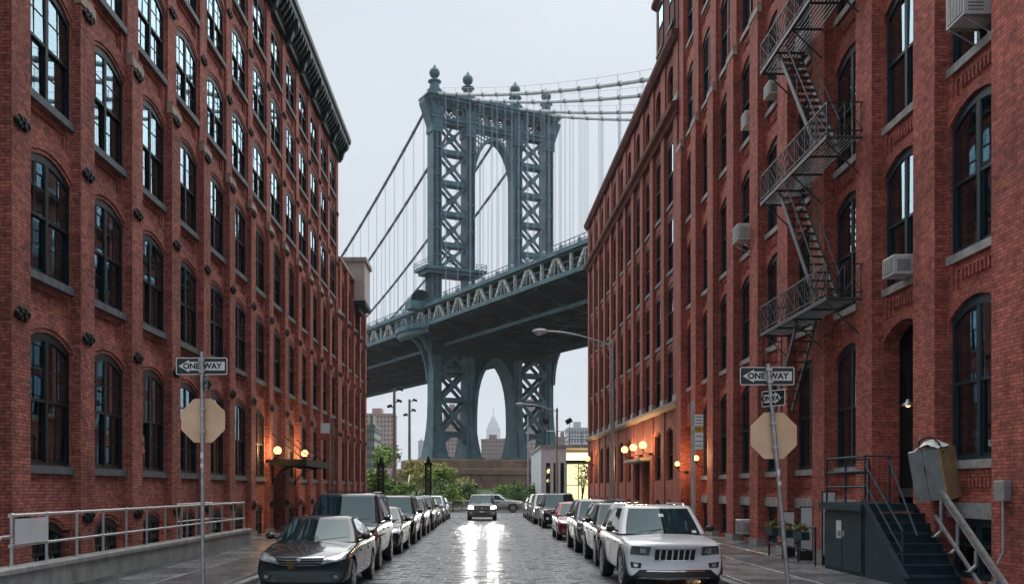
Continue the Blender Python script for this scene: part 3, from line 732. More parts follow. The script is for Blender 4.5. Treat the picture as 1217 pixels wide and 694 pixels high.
for y_ in (.5, 5.5):
    b = MB(); b.path([(0, y_, E+.3), (.15, y_, E+.5), (.45, y_, E+.85), (1.1, y_, E+.99)], .03, 6); b.tube((0.02, y_, E+.2), (.02, y_, E+1.0), .035, 6); b.build('bracket', M['black_iron'], cp)
def globe_lamp(label, loc, r, group, sg, arm=True, light=22):
    t = thing('globe_lamp', label, 'lamp', loc, 0, group)
    MB().ball((0, 0, 0), r, 16, 10).build('globe', M['globe'], t, smooth=True)
    b = MB(); b.lathe([(.06, -r-.06), (.10, -r), (.07, -r*.86)], (0, 0, 0), 12)
    if arm: b.path([(0, 0, -r-.05), (sg*.12, 0, -r-.22), (sg*.40, 0, -r-.26)], .022, 6); b.lathe([(.09, -r-.34), (.09, -r-.20)], (sg*.42, 0, 0), 10)
    b.build('bracket', M['black_iron'], t)
    ld = bpy.data.lights.new('lamp_light', 'POINT'); ld.energy = light*3.2; ld.color = (1, .58, .24); ld.shadow_soft_size = r*1.15
    lo = bpy.data.objects.new('lamp_light', ld); COL.objects.link(lo); lo.parent = t
    return t
globe_lamp('glowing globe lamp at the near corner of the iron canopy', (-8.72, 41.75, E+1.62), .17, 'lamps over the canopy', -1, light=75)
globe_lamp('glowing globe lamp above the far end of the iron canopy', (-8.70, 47.9, E+1.72), .17, 'lamps over the canopy', -1, light=75)
# three lamps over the factory door, and others
fx = lambda a, d: (9.10 + d*math.cos(FA) - a*math.sin(FA), 48.3 + a*math.cos(FA) + d*math.sin(FA))
da = 3*FP+1.12
for k, (a_, w) in enumerate(((5.2, 'right lamp of three over the factory door'), (8.25, 'middle lamp of three over the factory door'), (11.35, 'left lamp of three over the factory door'))):
    x, y = fx(a_, -.55); globe_lamp('glowing globe, the ' + w, (x, y, E+2.36), .21, 'globe lamps over the factory door', 1, light=70)
x, y = fx(29.3, -.6); globe_lamp('lone glowing globe near the far end of the factory wall', (x, y, E+2.37), .21, None, 1, light=70)
globe_lamp('small glowing wall lamp on the corner pier beside the parking sign', (8.72, 41.2, E+1.28), .12, 'wall lamps by the corner', 1, light=45)
globe_lamp('small glowing wall lamp farther along by the dark doorway', (8.75, 45.4, E+1.15), .12, 'wall lamps by the corner', 1, light=40)
# pendant lamp in the deep doorway
t = thing('pendant_lamp', 'small shaded lamp hanging in the dark doorway above the iron steps', 'lamp', (9.72, 22.9, E+1.95))
MB().lathe([(.03, .12), (.05, .08), (.15, -.02), (.155, -.04), (.14, -.02), (.03, .06)], (0, 0, 0), 14).build('shade', M['galv'], t, smooth=True)
MB().ball((0, 0, -.01), .06, 10, 6).build('bulb', M['globe'], t, smooth=True)
MB().tube((0, 0, .1), (0, 0, .9), .01, 6).build('cord', M['trim_black'], t)

# ------------------------------------------------------------------ fire escape
fe = thing('fire_escape', 'blackened iron fire escape with three landings zigzagging down the right facade', 'fire escape', (9.05, 23.9, 0))
FL = 5.75; FW = .82
def landing(z, first):
    sl = MB().box(-.014, .014, 0, FL, -.035, 0).mesh('slat')
    for k in range(9): obj('slat', sl, M['escape_iron'], fe, (-.06-k*.09, 0, z))
    b = MB()
    for y_ in (0.02, 1.4, 2.85, 4.3, FL-.02): b.box(-FW-.03, 0, y_-.02, y_+.02, z-.09, z-.04)
    for y_ in (.25, 2.85, FL-.25): b.bar((-FW, y_, z-.06), (0, y_, z-.85), .04, .03)
    b.box(-FW-.05, -FW-.01, 0, FL, z-.09, z+.01); b.build('platform_frame', M['escape_iron'], fe)
    # outer railing with lattice, end railings
    r = MB(); x = -FW-.03; zt_ = z+.78
    r.bar((x, 0, zt_), (x, FL, zt_), .03, .04); r.bar((x, 0, z+.10), (x, FL, z+.10), .025, .03)
    n_ = 7; dy = FL/n_
    for k in range(n_+1): r.bar((x, k*dy, z-.05), (x, k*dy, zt_), .03, .03, (0, 1, 0))
    for k in range(n_):
        y0, y1, ym = k*dy, (k+1)*dy, (k+.5)*dy; zl, zh, zc = z+.10, zt_, z+.44
        for a, b_ in (((y0, zl), (y1, zh)), ((y0, zh), (y1, zl))): r.bar((x, a[0], a[1]), (x, b_[0], b_[1]), .014, .02, (1, 0, 0))
        for a, b_ in (((ym, zl), (y0+.1, zc)), ((y0+.1, zc), (ym, zh)), ((ym, zh), (y1-.1, zc)), ((y1-.1, zc), (ym, zl))): r.bar((x, a[0], a[1]), (x, b_[0], b_[1]), .012, .018, (1, 0, 0))
    r.build('front_railing', M['escape_rail'], fe)
    for y_ in (0, FL):
        r = MB()
        for zz in (zt_, z+.10): r.bar((x, y_, zz), (0, y_, zz), .03, .03)
        for xx in (x*.5, -.04): r.bar((xx, y_, z), (xx, y_, zt_), .025, .025, (0, 1, 0))
        for a, b_ in ((x, x*.5), (x*.5, 0)): r.bar((a, y_, z+.1), (b_, y_, zt_), .014, .02, (0, 1, 0)); r.bar((a, y_, zt_), (b_, y_, z+.1), .014, .02, (0, 1, 0))
        r.build('end_railing', M['escape_iron'], fe)
def flight(p_top, p_bot, w=.56, rail=True, n_=15):
    x0 = p_top[0]; 
    for s in (0, 1):
        xx = x0 - s*w
        MB().bar((xx, p_top[1], p_top[2]), (xx, p_bot[1], p_bot[2]), .035, .15, (0, 0, 1)).build('stringer', M['escape_rail'] if s else M['escape_iron'], fe)
        if rail:
            r = MB(); r.bar((xx, p_top[1], p_top[2]+.78), (xx, p_bot[1], p_bot[2]+.78), .025, .03)
            for f_ in (0, .5, 1):
                y_ = p_top[1]+(p_bot[1]-p_top[1])*f_; z_ = p_top[2]+(p_bot[2]-p_top[2])*f_; r.bar((xx, y_, z_), (xx, y_, z_+.78), .02, .02, (0, 1, 0))
            r.build('handrail', M['escape_rail'], fe)
    tm = MB().box(-w, 0, -.10, .10, -.02, 0).mesh('tread')
    for k in range(1, n_):
        f_ = k/n_; obj('tread', tm, M['escape_iron'], fe, (x0, p_top[1]+(p_bot[1]-p_top[1])*f_, p_top[2]+(p_bot[2]-p_top[2])*f_))
ZL = [E+4.62, E+8.5, E+12.4, E+16.3]
for k, z in enumerate(ZL): landing(z, k == 0)
for k in (0, 1, 2): flight((-.12, 4.5, ZL[k+1]), (-.12, 1.2, ZL[k]))
flight((-.12, 3.0, ZL[0]-.05), (-.12, 5.1, E+2.3), .5, False, 9)
b = MB(); b.path([(-.75, FL+.1, ZL[0]+.5), (-.75, FL+.1, E+1.9)], .02); b.path([(-.2, FL+.1, ZL[0]+.5), (-.2, FL+.1, E+1.9)], .02)
for k in range(9): b.tube((-.75, FL+.1, E+2.0+k*.3), (-.2, FL+.1, E+2.0+k*.3), .012, 6)
b.build('drop_ladder', M['escape_iron'], fe)

# ------------------------------------------------------------------ air conditioners
def ac_unit(label, loc, w=.66, h=.42, d=.5, sg=1, dark=False, bracket=False):
    t = thing('air_conditioner', label, 'air conditioner', loc, 0, 'air conditioners on the right building')
    MB().bevbox(-d, .25, -w/2, w/2, 0, h, .015).build('case', M['ac_white'], t)
    b = MB()
    b.box(-d-.012, -d+.004, -w/2+.05, w/2-.05, .05, h-.05); b.build('coil', M['ac_grille'], t)
    b = MB()
    for k in range(1, 5): b.box(-d-.02, -d-.012, -w/2+.05+(w-.1)*k/5-.006, -w/2+.05+(w-.1)*k/5+.006, .05, h-.05)
    b.build('guard', M['ac_white'], t)
    b = MB()
    for k in range(7): b.box(-d+.08, -d+.36, -w/2-.008, -w/2+.002, .07+k*(h-.16)/7, .07+k*(h-.16)/7+.018)
    b.build('vent_slot', M['ac_grille'], t)
    if bracket:
        b = MB()
        for s in (-1, 1): b.bar((-d+.03, s*w*.4, -.02), (.1, s*w*.4, -.02), .03, .03); b.bar((-d+.06, s*w*.4, -.03), (.12, s*w*.4, -.42), .025, .025)
        b.build('support', M['galv'], t)
    return t
wy = lambda i, f=.5: RY + i*PITCH + (PITCH-1.0)*f
ac_unit('white air conditioner in the second-storey window nearest the street corner', (9.38, wy(1, .34), E+4.66), .60, .42, .55)
ac_unit('large grey air conditioner on brackets at the top right window', (9.38, wy(0, .36), E+8.72), .70, .62, .60, bracket=True)
ac_unit('pale air conditioner on struts jutting from the facade beyond the fire escape', (9.30, wy(5, .22), E+8.58), .72, .56, .62, bracket=True)
ac_unit('small grey air conditioner behind the middle landing of the fire escape', (9.38, wy(3, .35), E+8.5), .6, .42, .45)
ac_unit('small air conditioner in the window at the upper landing', (9.38, wy(3, .35), E+12.5), .6, .42, .45)
ac_unit('white air conditioner low in a third-storey window just beyond the escape', (9.38, wy(4, .4), E+12.5), .6, .42, .42)
ac_unit('white air conditioner one storey above the bracketed unit', (9.38, wy(5, .22), E+12.55), .6, .5, .42)
ac_unit('grey condenser standing in the basement opening near the pavement', (9.15, wy(5, .25), E-1.55), .75, .5, .35)

# ------------------------------------------------------------------ iron steps, cellar box, folded platform lift
st = thing('entrance_steps', 'dark blue iron steps and landing with pipe rails up to the deep doorway', 'steps', (8.0, 19.0, 0))
GZ = .2; LZ = E-.30
M['step_iron'] = mat('step_iron', (.020, .045, .058), .5, vary=.4, scale=4, bump=.15, spec=.2)
lw = 1.05
b = MB(); b.box(-.03, lw, 2.0, 4.5, LZ-.10, LZ); b.build('landing', M['step_iron'], st)
b = MB(); b.box(-.12, .0, 1.92, 4.55, LZ-.16, LZ-.02); b.box(-.10, lw, 1.90, 1.99, LZ-.16, LZ-.02); b.build('landing_edge', M['step_iron'], st)
# cellar box under the landing: two doors, side panels
b = MB(); b.box(.0, .05, 2.05, 4.45, GZ, LZ-.17); b.box(.05, lw, 4.40, 4.45, GZ, LZ-.17); b.build('box_side', M['step_iron'], st)
for y0 in (2.12, 3.28):
    dr = MB().box(-.03, -.002, y0, y0+1.12, GZ+.08, LZ-.22).build('box_door', M['step_iron'], st)
    MB().box(-.055, -.03, y0+(.95 if y0 < 3 else .06), y0+(1.08 if y0 < 3 else .19), 1.0, 1.12).build('handle', M['galv'], dr)
MB().box(-.034, -.0302, 3.30, 3.62, .95, 1.35).build('notice_plate', M['sign_white'], st)
NS = 8; rise = (LZ-GZ)/NS; run = 2.0/NS
tm = MB().box(.04, lw, -.02, run+.02, -.04, 0).mesh('step_tread'); rm = MB().box(.06, lw-.02, -.012, .012, -rise, -.041).mesh('step_riser')
for k in range(NS-1):
    z = GZ + rise*(k+1); obj('step_tread', tm, M['step_iron'], st, (0, run*k, z)); obj('step_riser', rm, M['step_iron'], st, (0, run*k+.03, z))
b = MB()
b.prism([(2.0, LZ+.02), (2.0, GZ), (-.1, GZ), (-.1, GZ+.12)], lambda y_, z, d: (d, y_, z), 0, .035); b.build('stringer', M['step_iron'], st)
b = MB(); b.bar((-.02, 2.02, LZ+.06), (-.02, -.15, GZ+.14), .10, .06); b.build('stringer_cap', M['frame_blue'], st)
b = MB(); b.prism([(2.0, LZ), (2.0, LZ-.3), (-.1, GZ-.1), (-.1, GZ+.1)], lambda y_, z, d: (d, y_, z), lw, lw+.035); b.build('stringer', M['step_iron'], st)
r = MB(); x = .03
for y_ in (2.05, 3.2, 4.42): r.tube((x, y_, LZ), (x, y_, LZ+1.0), .024)
for zz in (.35, .68, 1.0): r.tube((x, 2.05, LZ+zz), (x, 4.42, LZ+zz), .022); r.tube((x, 4.42, LZ+zz), (lw-.02, 4.42, LZ+zz), .022)
r.tube((lw-.03, 4.42, LZ), (lw-.03, 4.42, LZ+1.0), .024)
r.build('landing_railing', M['step_iron'], st, smooth=True)
r = MB()
for zz in (.52, .92): r.path([(x, 2.05, LZ+zz-.1), (x, .15, GZ+zz+.12)], .021)
r.tube((x, .15, GZ), (x, .15, GZ+1.04), .024); r.tube((x+.5, 2.02, LZ), (x+.5, 2.02, LZ+1.0), .024); r.tube((x, 2.05, LZ+1.0), (x+.5, 2.02, LZ+1.0), .022); r.path([(x+.5, 2.02, LZ+.9), (x+.3, .2, GZ+.95)], .021)
r.build('stair_railing', M['step_iron'], st, smooth=True)

lf = thing('platform_lift', 'folded grey platform lift under a loose cover on rails beside the iron steps', 'lift', (9.0, 17.2, 0))
rail_a, rail_b = Vector((-.05, -.15, E-1.68)), Vector((-.05, 2.35, E-.02))
MB().bar(rail_a, rail_b, .07, .06).build('rail', M['rail_steel'], lf)
MB().bar(rail_a-Vector((-.01, 0, .13)), rail_b-Vector((-.01, 0, .13)), .06, .05).build('rail', M['rail_steel'], lf)
MB().bar(rail_a-Vector((.12, 0, .50)), rail_b-Vector((.12, 0, .50)), .05, .05).build('rail', M['tin'], lf)
for f_ in (.12, .40, .68, .95):
    p = rail_a.lerp(rail_b, f_); p2 = Vector((p.x-.06, p.y, p.z-.1)); foot = max(.25, .2+(p.z-E+1.6)*.62)
    q = MB(); q.path([p2, (p2.x, p2.y, foot+.1), (p2.x-.12, p2.y, foot)], .032, 8); q.lathe([(.06, 0), (.06, .02)], (p2.x-.13, p2.y, foot-.01), 8); q.build('support_post', M['tin'], lf, smooth=True)
bxr = R(-11)
body = MB()
for a0, a1 in ((-.68, -.36), (-.35, .0)): body.bevbox(a0, a1, -.02, .44, 0, 1.02, .02)
fo = body.build('folded_platform', M['tin'], lf, (.02, 2.25, E-.20), (Matrix.Rotation(R(-10), 3, 'Y') @ Matrix.Rotation(R(-60), 3, 'Z')).to_euler())
MB().box(.003, .05, -.03, .46, -.01, 1.0).build('side_panel', M['cardboard'], fo)
MB().box(-.362, -.348, -.035, -.02, .55, .68).build('latch', M['black_iron'], fo)
c_ = MB(); rn = random.Random(5); pts = []
for i in range(9):
    for j in range(6):
        u, v = i/8, j/5; pts.append((-.52+.56*u, -.06+.44*v, 1.03 + .16*math.sin(math.pi*u)*math.sin(math.pi*(v*.8+.15)) + rn.uniform(-.02, .025)))
c_.add(pts, [(i*6+j, (i+1)*6+j, (i+1)*6+j+1, i*6+j+1) for i in range(8) for j in range(5)])
c_.build('cover_sheet', M['sign_white'], fo, smooth=70)
MB().path([(-.5, .1, 1.05), (-.42, .05, 1.2), (-.3, .1, 1.25), (-.15, .08, 1.24), (0, .05, 1.12), (.05, .05, .9)], .018, 6).build('strap', M['black_iron'], fo)
MB().path([(-.5, .15, 1.0), (-.5, .15, 1.2), (-.46, .15, 1.32)], .015, 6).build('lever', M['galv'], fo)

# railing with flower boxes and A-boards left of the steps
ar = thing('area_railing', 'low dark pipe railing with flower boxes in front of the menu boards', 'railing', (7.95, 24.0, 0))
r = MB()
for y_ in (0, 1.3, 2.6, 3.9): r.tube((0, y_, .2), (0, y_, 1.12), .026)
for z in (.55, 1.12): r.tube((0, 0, z), (0, 3.9, z), .024)
for z in (.55, 1.12): r.tube((0, 3.9, z), (1.0, 3.9, z), .024)
r.build('pipe_frame', M['step_iron'], ar, smooth=True)
def leaf_cloud(mb, c, r, n, s, rnd, flat=1.0):
    for _ in range(n):
        d_ = Vector((rnd.gauss(0, 1), rnd.gauss(0, 1), rnd.gauss(0, 1))).normalized()*(rnd.random()**.45)
        p = Vector((c[0]+d_.x*r[0], c[1]+d_.y*r[1], c[2]+d_.z*r[2]))
        a = Vector((rnd.gauss(0, 1), rnd.gauss(0, 1), rnd.gauss(0, .6))).normalized(); b_ = a.cross(Vector((rnd.gauss(0, 1), rnd.gauss(0, 1), rnd.gauss(0, 1)))).normalized()
        k = s*rnd.uniform(.6, 1.3)
        mb.add([p-a*k, p-b_*k*.5, p+a*k, p+b_*k*.5], [(0, 1, 2, 3)])
M['leaf_flower'] = leaf_mat('leaf_flower', (.06, .09, .03), (.30, .22, .06))
rn = random.Random(9)
for k in range(3):
    fb = thing('flower_box', 'planter of yellowish flowers hung on the low railing, ' + ('nearest the iron steps' if k == 0 else 'the middle one' if k == 1 else 'farthest from the steps'), 'planter', (7.83, 24.7+k*1.25, .80), 0, 'planters on the low railing')
    MB().box(-.10, .10, -.35, .35, 0, .2).build('box', M['step_iron'], fb)
    m_ = MB(); leaf_cloud(m_, (0, 0, .28), (.15, .38, .14), 130, .05, rn); m_.build('foliage', M['leaf_flower'], fb)
for k, (x, y_, h) in enumerate(((8.35, 24.2, 1.55), (8.35, 25.9, 1.15), (8.35, 27.4, 1.0))):
    t = thing('menu_board', ('tallest white menu board beside the cellar box' if k == 0 else 'middle white menu board behind the low railing' if k == 1 else 'shortest white menu board, farthest from the steps'), 'sign board', (x, y_, .2), 0, 'menu boards by the steps')
    MB().box(-.17, .17, 0, .03, 0, h+.25).build('frame', M['trim_black'], t)
    MB().box(-.145, .145, -.006, -.001, .25, h+.22).build('board', M['white_paint'], t)
t = thing('electric_box', 'small grey meter box with a conduit on the pier at the right edge', 'utility box', (9.04, 17.3, 1.85))
MB().bevbox(-.12, 0, -.18, .18, 0, .35, .01).build('case', M['tin'], t)
MB().path([(-.05, 0, 0), (-.05, .0, -.9), (-.12, .05, -1.1)], .02, 6).build('conduit', M['galv'], t)

# ------------------------------------------------------------------ street lamps
def street_lamp(label, loc, top, arm, dz=.35, twin=None):
    t = thing('street_lamp', label, 'street lamp', loc, 0, 'street lamps on the right pavement')
    p = MB(); p.tube((0, 0, -.1), (0, 0, top), .115, 12, .08); p.lathe([(.2, -.1), (.2, .35), (.14, .45)], (0, 0, 0), 12); p.lathe([(.09, 0), (.09, .06), (.03, .2)], (0, 0, top), 10)
    p.build('pole', M['galv'], t, smooth=True)
    pts = [Vector((0, 0, top-.1))]
    for k in range(1, 9):
        u = k/8; pts.append(Vector((-arm*u, 0, top-.1+dz*math.sin(u*math.pi*.5))))
    MB().path(pts, .035, 8).build('arm', M['galv'], t, smooth=True)
    MB().tube((0, 0, top-.75), pts[3], .014, 6).build('brace', M['galv'], t)
    e = pts[-1]; h = MB(); h.ball((e.x-.28, 0, e.z), .3, 12, 8, 1.15, .48, .38); h.build('lamp_head', M['ac_white'], t, smooth=True)
    MB().ball((e.x-.32, 0, e.z-.07), .19, 10, 6, 1.1, .6, .55).build('lens', M['lamp_glass'], t, smooth=True)
    if twin:
        for s in (-1, 1):
            b = MB(); b.path([(0, 0, twin), (s*.75, 0, twin), (s*.95, 0, twin+.3), (s*.95, 0, twin+.6)], .03, 6); b.build('bracket', M['galv'], t)
            MB().bevbox(-.24, .24, -.16, .16, -.02, .34, .06).build('floodlight', M['frame_blue'], t, (s*.95, 0, twin+.6), (0, R(-28*s), 0))
    return t
street_lamp('tall grey street lamp arching over the street in front of the factory wall', (5.33, 41.8, .2), E+6.1-.2, 2.75, .62)
street_lamp('farther street lamp with twin floodlights near the white building', (5.3, 73.8, .2), E+5.85-.2, 2.45, .55, twin=E+4.3-.2)
t = thing('street_lamp', 'thin grey pole standing before the bridge arch', 'street lamp', (4.6, 108, 0))
MB().tube((0, 0, -.3), (0, 0, E+7.9), .1, 8, .07).build('pole', M['galv'], t, smooth=True)
MB().ball((-.2, 0, E+8), .25, 10, 6, 1.2, .6, .6).build('lamp_head', M['frame_blue'], t, smooth=True)
for k, (x, y_, h) in enumerate(((-8.7, 95, E+9.6), (-8.4, 110, E+9.9))):
    t = thing('floodlight_pole', 'nearer taller wooden pole topped with floodlights above the bushes' if k == 0 else 'farther slimmer wooden pole topped with floodlights near the bridge leg', 'pole', (x, y_, 0), 0, 'wooden floodlight poles')
    MB().tube((0, 0, -.3), (0, 0, h), .19, 10, .13).build('pole', M['wood'], t, smooth=True)
    for j, (dx, dz) in enumerate(((.75, -.1), (.6, -1.2), (-.55, -1.7))):
        q = MB(); q.tube((0, 0, h+dz-.2), (dx*.7, 0, h+dz), .05, 6); q.build('bracket', M['black_iron'], t)
        MB().bevbox(-.24, .24, -.15, .15, -.10, .14, .06).build('floodlight', M['black_iron'], t, (dx*.8, 0, h+dz), (0, R(20 if dx > 0 else -20), 0))

# ------------------------------------------------------------------ cars. local frame: front bumper at y = 0, tail at y = L, wheels on z = 0
def lerp(a, b, t): return a + (b-a)*t
def interp(tab, y):
    for (y0, *v0), (y1, *v1) in zip(tab, tab[1:]):
        if y <= y1: t = max(0, (y-y0)/(y1-y0)); return [lerp(a, b, t) for a, b in zip(v0, v1)]
    return tab[-1][1:]
def eval_mesh(me, subsurf, cutters, name):
    """subdivide and cut the wheel arches, returns a new mesh"""
    o = bpy.data.objects.new('tmp', me); COL.objects.link(o)
    md = o.modifiers.new('s', 'SUBSURF'); md.levels = subsurf; md.render_levels = subsurf
    tmp = []
    for c in cutters:
        co = bpy.data.objects.new('tmpc', c); COL.objects.link(co); tmp.append(co)
        b = o.modifiers.new('b', 'BOOLEAN'); b.operation = 'DIFFERENCE'; b.object = co; b.solver = 'EXACT'
    dg = bpy.context.evaluated_depsgraph_get(); dg.update()
    r = bpy.data.meshes.new_from_object(o.evaluated_get(dg)); r.name = name
    for q in [o] + tmp: bpy.data.objects.remove(q)
    r.polygons.foreach_set('use_smooth', [True]*len(r.polygons)); r.set_sharp_from_angle(angle=R(38))
    return r
def bvh(me): return BVHTree.FromPolygons([v.co.copy() for v in me.vertices], [tuple(p.vertices) for p in me.polygons])
def conform(tree, c4, nx, nz, off, axis='y', side=1, thick=.0, curve=0.0):
    """patch with corners c4 (TL, TR, BR, BL in the face plane) laid on the body along an axis"""
    m = MB(); idx = {}
    for j in range(nz+1):
        for i in range(nx+1):
            u, v = i/nx, j/nz
            a = lerp(lerp(c4[0][0], c4[1][0], u), lerp(c4[3][0], c4[2][0], u), v); b = lerp(lerp(c4[0][1], c4[1][1], u), lerp(c4[3][1], c4[2][1], u), v)
            b += curve*math.sin(math.pi*u)
            if axis == 'y': o_, d_ = Vector((a, -2 if side > 0 else 9, b)), Vector((0, side, 0))
            else: o_, d_ = Vector((side*3, a, b)), Vector((-side, 0, 0))
            hit = tree.ray_cast(o_, d_)[0]
            if hit is None: hit = o_ + d_*(2.3 if axis == 'y' else 2.1)
            p = hit - d_*off; m.v.append(tuple(p))
    for j in range(nz):
        for i in range(nx):
            k = j*(nx+1)+i; m.f.append((k, k+1, k+nx+2, k+nx+1))
    # rim going back into the body gives the piece an edge
    bd = [i for i in range(nx+1)] + [j*(nx+1)+nx for j in range(1, nz+1)] + [nz*(nx+1)+i for i in range(nx-1, -1, -1)] + [j*(nx+1) for j in range(nz-1, 0, -1)]
    o0 = len(m.v); dv = d_*(off+.02)
    for k in bd: m.v.append(tuple(Vector(m.v[k]) + dv))
    n = len(bd)
    for i in range(n): m.f.append((bd[i], o0+i, o0+(i+1) % n, bd[(i+1) % n]))
    return m
WR = {}
def wheel_meshes(r, w):
    if (r, w) in WR: return WR[(r, w)]
    ty = MB(); n = 28
    prof = [(r*.70, -w/2), (r*.92, -w/2), (r*.985, -w*.38), (r, -w*.2), (r, w*.2), (r*.985, w*.38), (r*.92, w/2), (r*.70, w/2)]
    vs = []
    for rr, x in prof:
        for i in range(n): t = 2*math.pi*i/n; vs.append((x, rr*math.cos(t), rr*math.sin(t)))
    ty.add(vs, [(k*n+i, k*n+(i+1) % n, (k+1)*n+(i+1) % n, (k+1)*n+i) for k in range(7) for i in range(n)] + [tuple(range(n)), tuple(range(8*n-1, 7*n-1, -1))])
    rim = MB()
    for s in (-1, 1):
        vs = []; pr = [(r*.72, s*(w/2+.004)), (r*.66, s*(w/2+.004)), (r*.62, s*(w/2-.05))]
        for rr, x in pr:
            for i in range(n): t = 2*math.pi*i/n; vs.append((x, rr*math.cos(t), rr*math.sin(t)))
        rim.add(vs, [(k*n+i, k*n+(i+1) % n, (k+1)*n+(i+1) % n, (k+1)*n+i) for k in range(2) for i in range(n)])
        for k in range(7):
            t = 2*math.pi*k/7
            for dt in (-.10, .10):
                rim.bar((s*(w/2+.0), r*.12*math.cos(t), r*.12*math.sin(t)), (s*(w/2-.012), r*.66*math.cos(t+dt), r*.66*math.sin(t+dt)), .035, .03, (1, 0, 0))
        rim.tube((s*(w/2-.03), 0, 0), (s*(w/2+.012), 0, 0), r*.17, 12)
    WR[(r, w)] = (ty.mesh('tyre', 40), rim.mesh('rim', 40)); return WR[(r, w)]

def make_car(P, name, label, cat, paint, loc, rz=0.0, group=None):
    """P: body numbers. Builds one car of its parts"""
    L, Wd, H = P['L'], P['W'], P['H']; hw = Wd/2; wr = P['wr']; af, arr = P['af'], P['ar']
    t = thing(name, label, cat, loc, rz, group)
    # ---- lower body: loft along y
    tab = P['tab']        # y, zbot, ztop, halfwidth factor, shoulder drop
    ys = P['ys']; m = MB(); ns = 0
    for y in ys:
        zb, zt, wf, sh = interp(tab, y); w = hw*wf
        half = [(0, zb), (w*.62, zb), (w*.93, zb+.03), (w*.985, zb+.16), (w, zb+(zt-zb)*.50), (w*.985, zt-sh*1.0-.05), (w*.945, zt-sh*.45), (w*.80, zt-.018), (w*.45, zt+P['crown']*.7), (0, zt+P['crown'])]
        ring = half + [(-x, z) for x, z in half[-2:0:-1]]
        m.v += [(x, y + P['bow']*(abs(x)/hw)**2.2*(1 if y < L*.12 else 0)*(1-y/(L*.12)) - P['bow']*.7*(abs(x)/hw)**2.2*(1 if y > L*.9 else 0)*((y-L*.9)/(L*.1)), z) for x, z in ring]; ns = len(ring)
    k = len(ys)
    m.f = [(i*ns+j, (i+1)*ns+j, (i+1)*ns+(j+1) % ns, i*ns+(j+1) % ns) for i in range(k-1) for j in range(ns)]
    m.f += [tuple(range(ns)), tuple(range(k*ns-1, (k-1)*ns-1, -1))]
    cut = []
    for y in (af, arr):
        for s in (-1, 1):
            c = MB().tube((s*(hw-.30), y, wr+.015), (s*(hw+.3), y, wr+.015), wr+.065, 28); cut.append(c.mesh('c'))
    body_me = eval_mesh(m.mesh('b'), 2, cut, 'body'); body_me.materials.clear()
    body = obj('body', body_me, paint, t)
    tree = bvh(body_me)
    # ---- cabin: rings from belt to roof; paint and glass faces split so they share borders
    G = P['cab']          # yf0 (windscreen base), yf1 (roof front), yr1 (roof rear), yr0 (rear glass base), zb, w0, w1, pillars
    bow0, bow1 = G.get('bow0', .28), G.get('bow1', .14)
    fx = [0, .2, .4, .6, .78, .90, .97]
    sd = G['side']        # list of (s, kind of the span that starts here) kind: p paint, g glass
    rx = [.94, .82, .6, .4, .2, 0]
    hs = [0, .06, .14, .3, .5, .7, .86, .93, 1.0]
    zroof = H-.045
    def ring_pts(h):
        e = h**.9
        yf = lerp(G['yf0'], G['yf1'], h**.93); yr = lerp(G['yr0'], G['yr1'], h**1.0)
        w = lerp(G['w0'], G['w1'], h**1.25)*hw; z0 = G['zb']; bow = lerp(bow0, bow1, h); bowr = lerp(.16, .10, h)
        zf, zr = lerp(G['zf'], zroof, h), lerp(G['zr'], zroof-.03, h)
        pts = []; zs = lerp(z0, zroof, h)
        for x in fx: pts.append((x*w*.955, yf+bow*x*x, lerp(zf, zs, x**6)))
        ya, yb = yf+bow+.03, yr-bowr-.03
        for s, kd in sd:
            bul = 1 + G.get('barrel', .018)*math.sin(math.pi*s)
            pts.append((w*bul*(1 if 0 < s < 1 else .985), lerp(ya, yb, s), lerp(zs, lerp(zs, zr, .5), s)))
        for x in rx: pts.append((x*w*.955, yr-bowr*x*x, lerp(zr, zs, x**6)))
        return pts
    rings = [ring_pts(h) for h in hs]
    npt = len(rings[0])
    full = []
    for rg in rings: full.append(rg + [(-x, y, z) for x, y, z in rg[-2:0:-1]])
    nf = len(full[0])
    pm, gl_f, gl_r, gl_s = MB(), MB(), MB(), {}
    nfx, nsd = len(fx), len(sd)
    def span_kind(j):
        """kind of the span j -> j+1 on the half ring (mirror aware)"""
        if j >= npt-1: j = nf-1-j
        if j < nfx-2: return 'f'
        if j < nfx: return 'p'
        if j < nfx+nsd-1: return sd[j-nfx][1]
        if j < nfx+nsd+1: return 'p'
        return 'r'
    for i in range(len(hs)-1):
        for j in range(nf):
            k = span_kind(j); q = [full[i][j], full[i][(j+1) % nf], full[i+1][(j+1) % nf], full[i+1][j]]
            inside = 1 <= i <= len(hs)-3
            side = 1 if j < npt-1 else -1
            if k == 'f' and 0 <= i <= len(hs)-3: gl_f.add(q, [(0, 1, 2, 3)])
            elif k == 'r' and inside and P.get('rear_glass', True): gl_r.add(q, [(0, 1, 2, 3)])
            elif k in 'ghk' and inside: gl_s.setdefault((side, k), MB()).add(q, [(0, 1, 2, 3)])
            else: pm.add(q, [(0, 1, 2, 3)])
    # roof
    top = full[-1]; cen = (sum(p[0] for p in top)/nf, sum(p[1] for p in top)/nf)
    prev = top
    for f_, dz in ((.93, .020), (.75, .036), (.45, .044)):
        cur = [(lerp(cen[0], p[0], f_), lerp(cen[1], p[1], f_), p[2] + dz) for p in top]
        for j in range(nf): pm.add([prev[j], prev[(j+1) % nf], cur[(j+1) % nf], cur[j]], [(0, 1, 2, 3)])
        prev = cur
    pm.add(prev, [tuple(range(nf))])
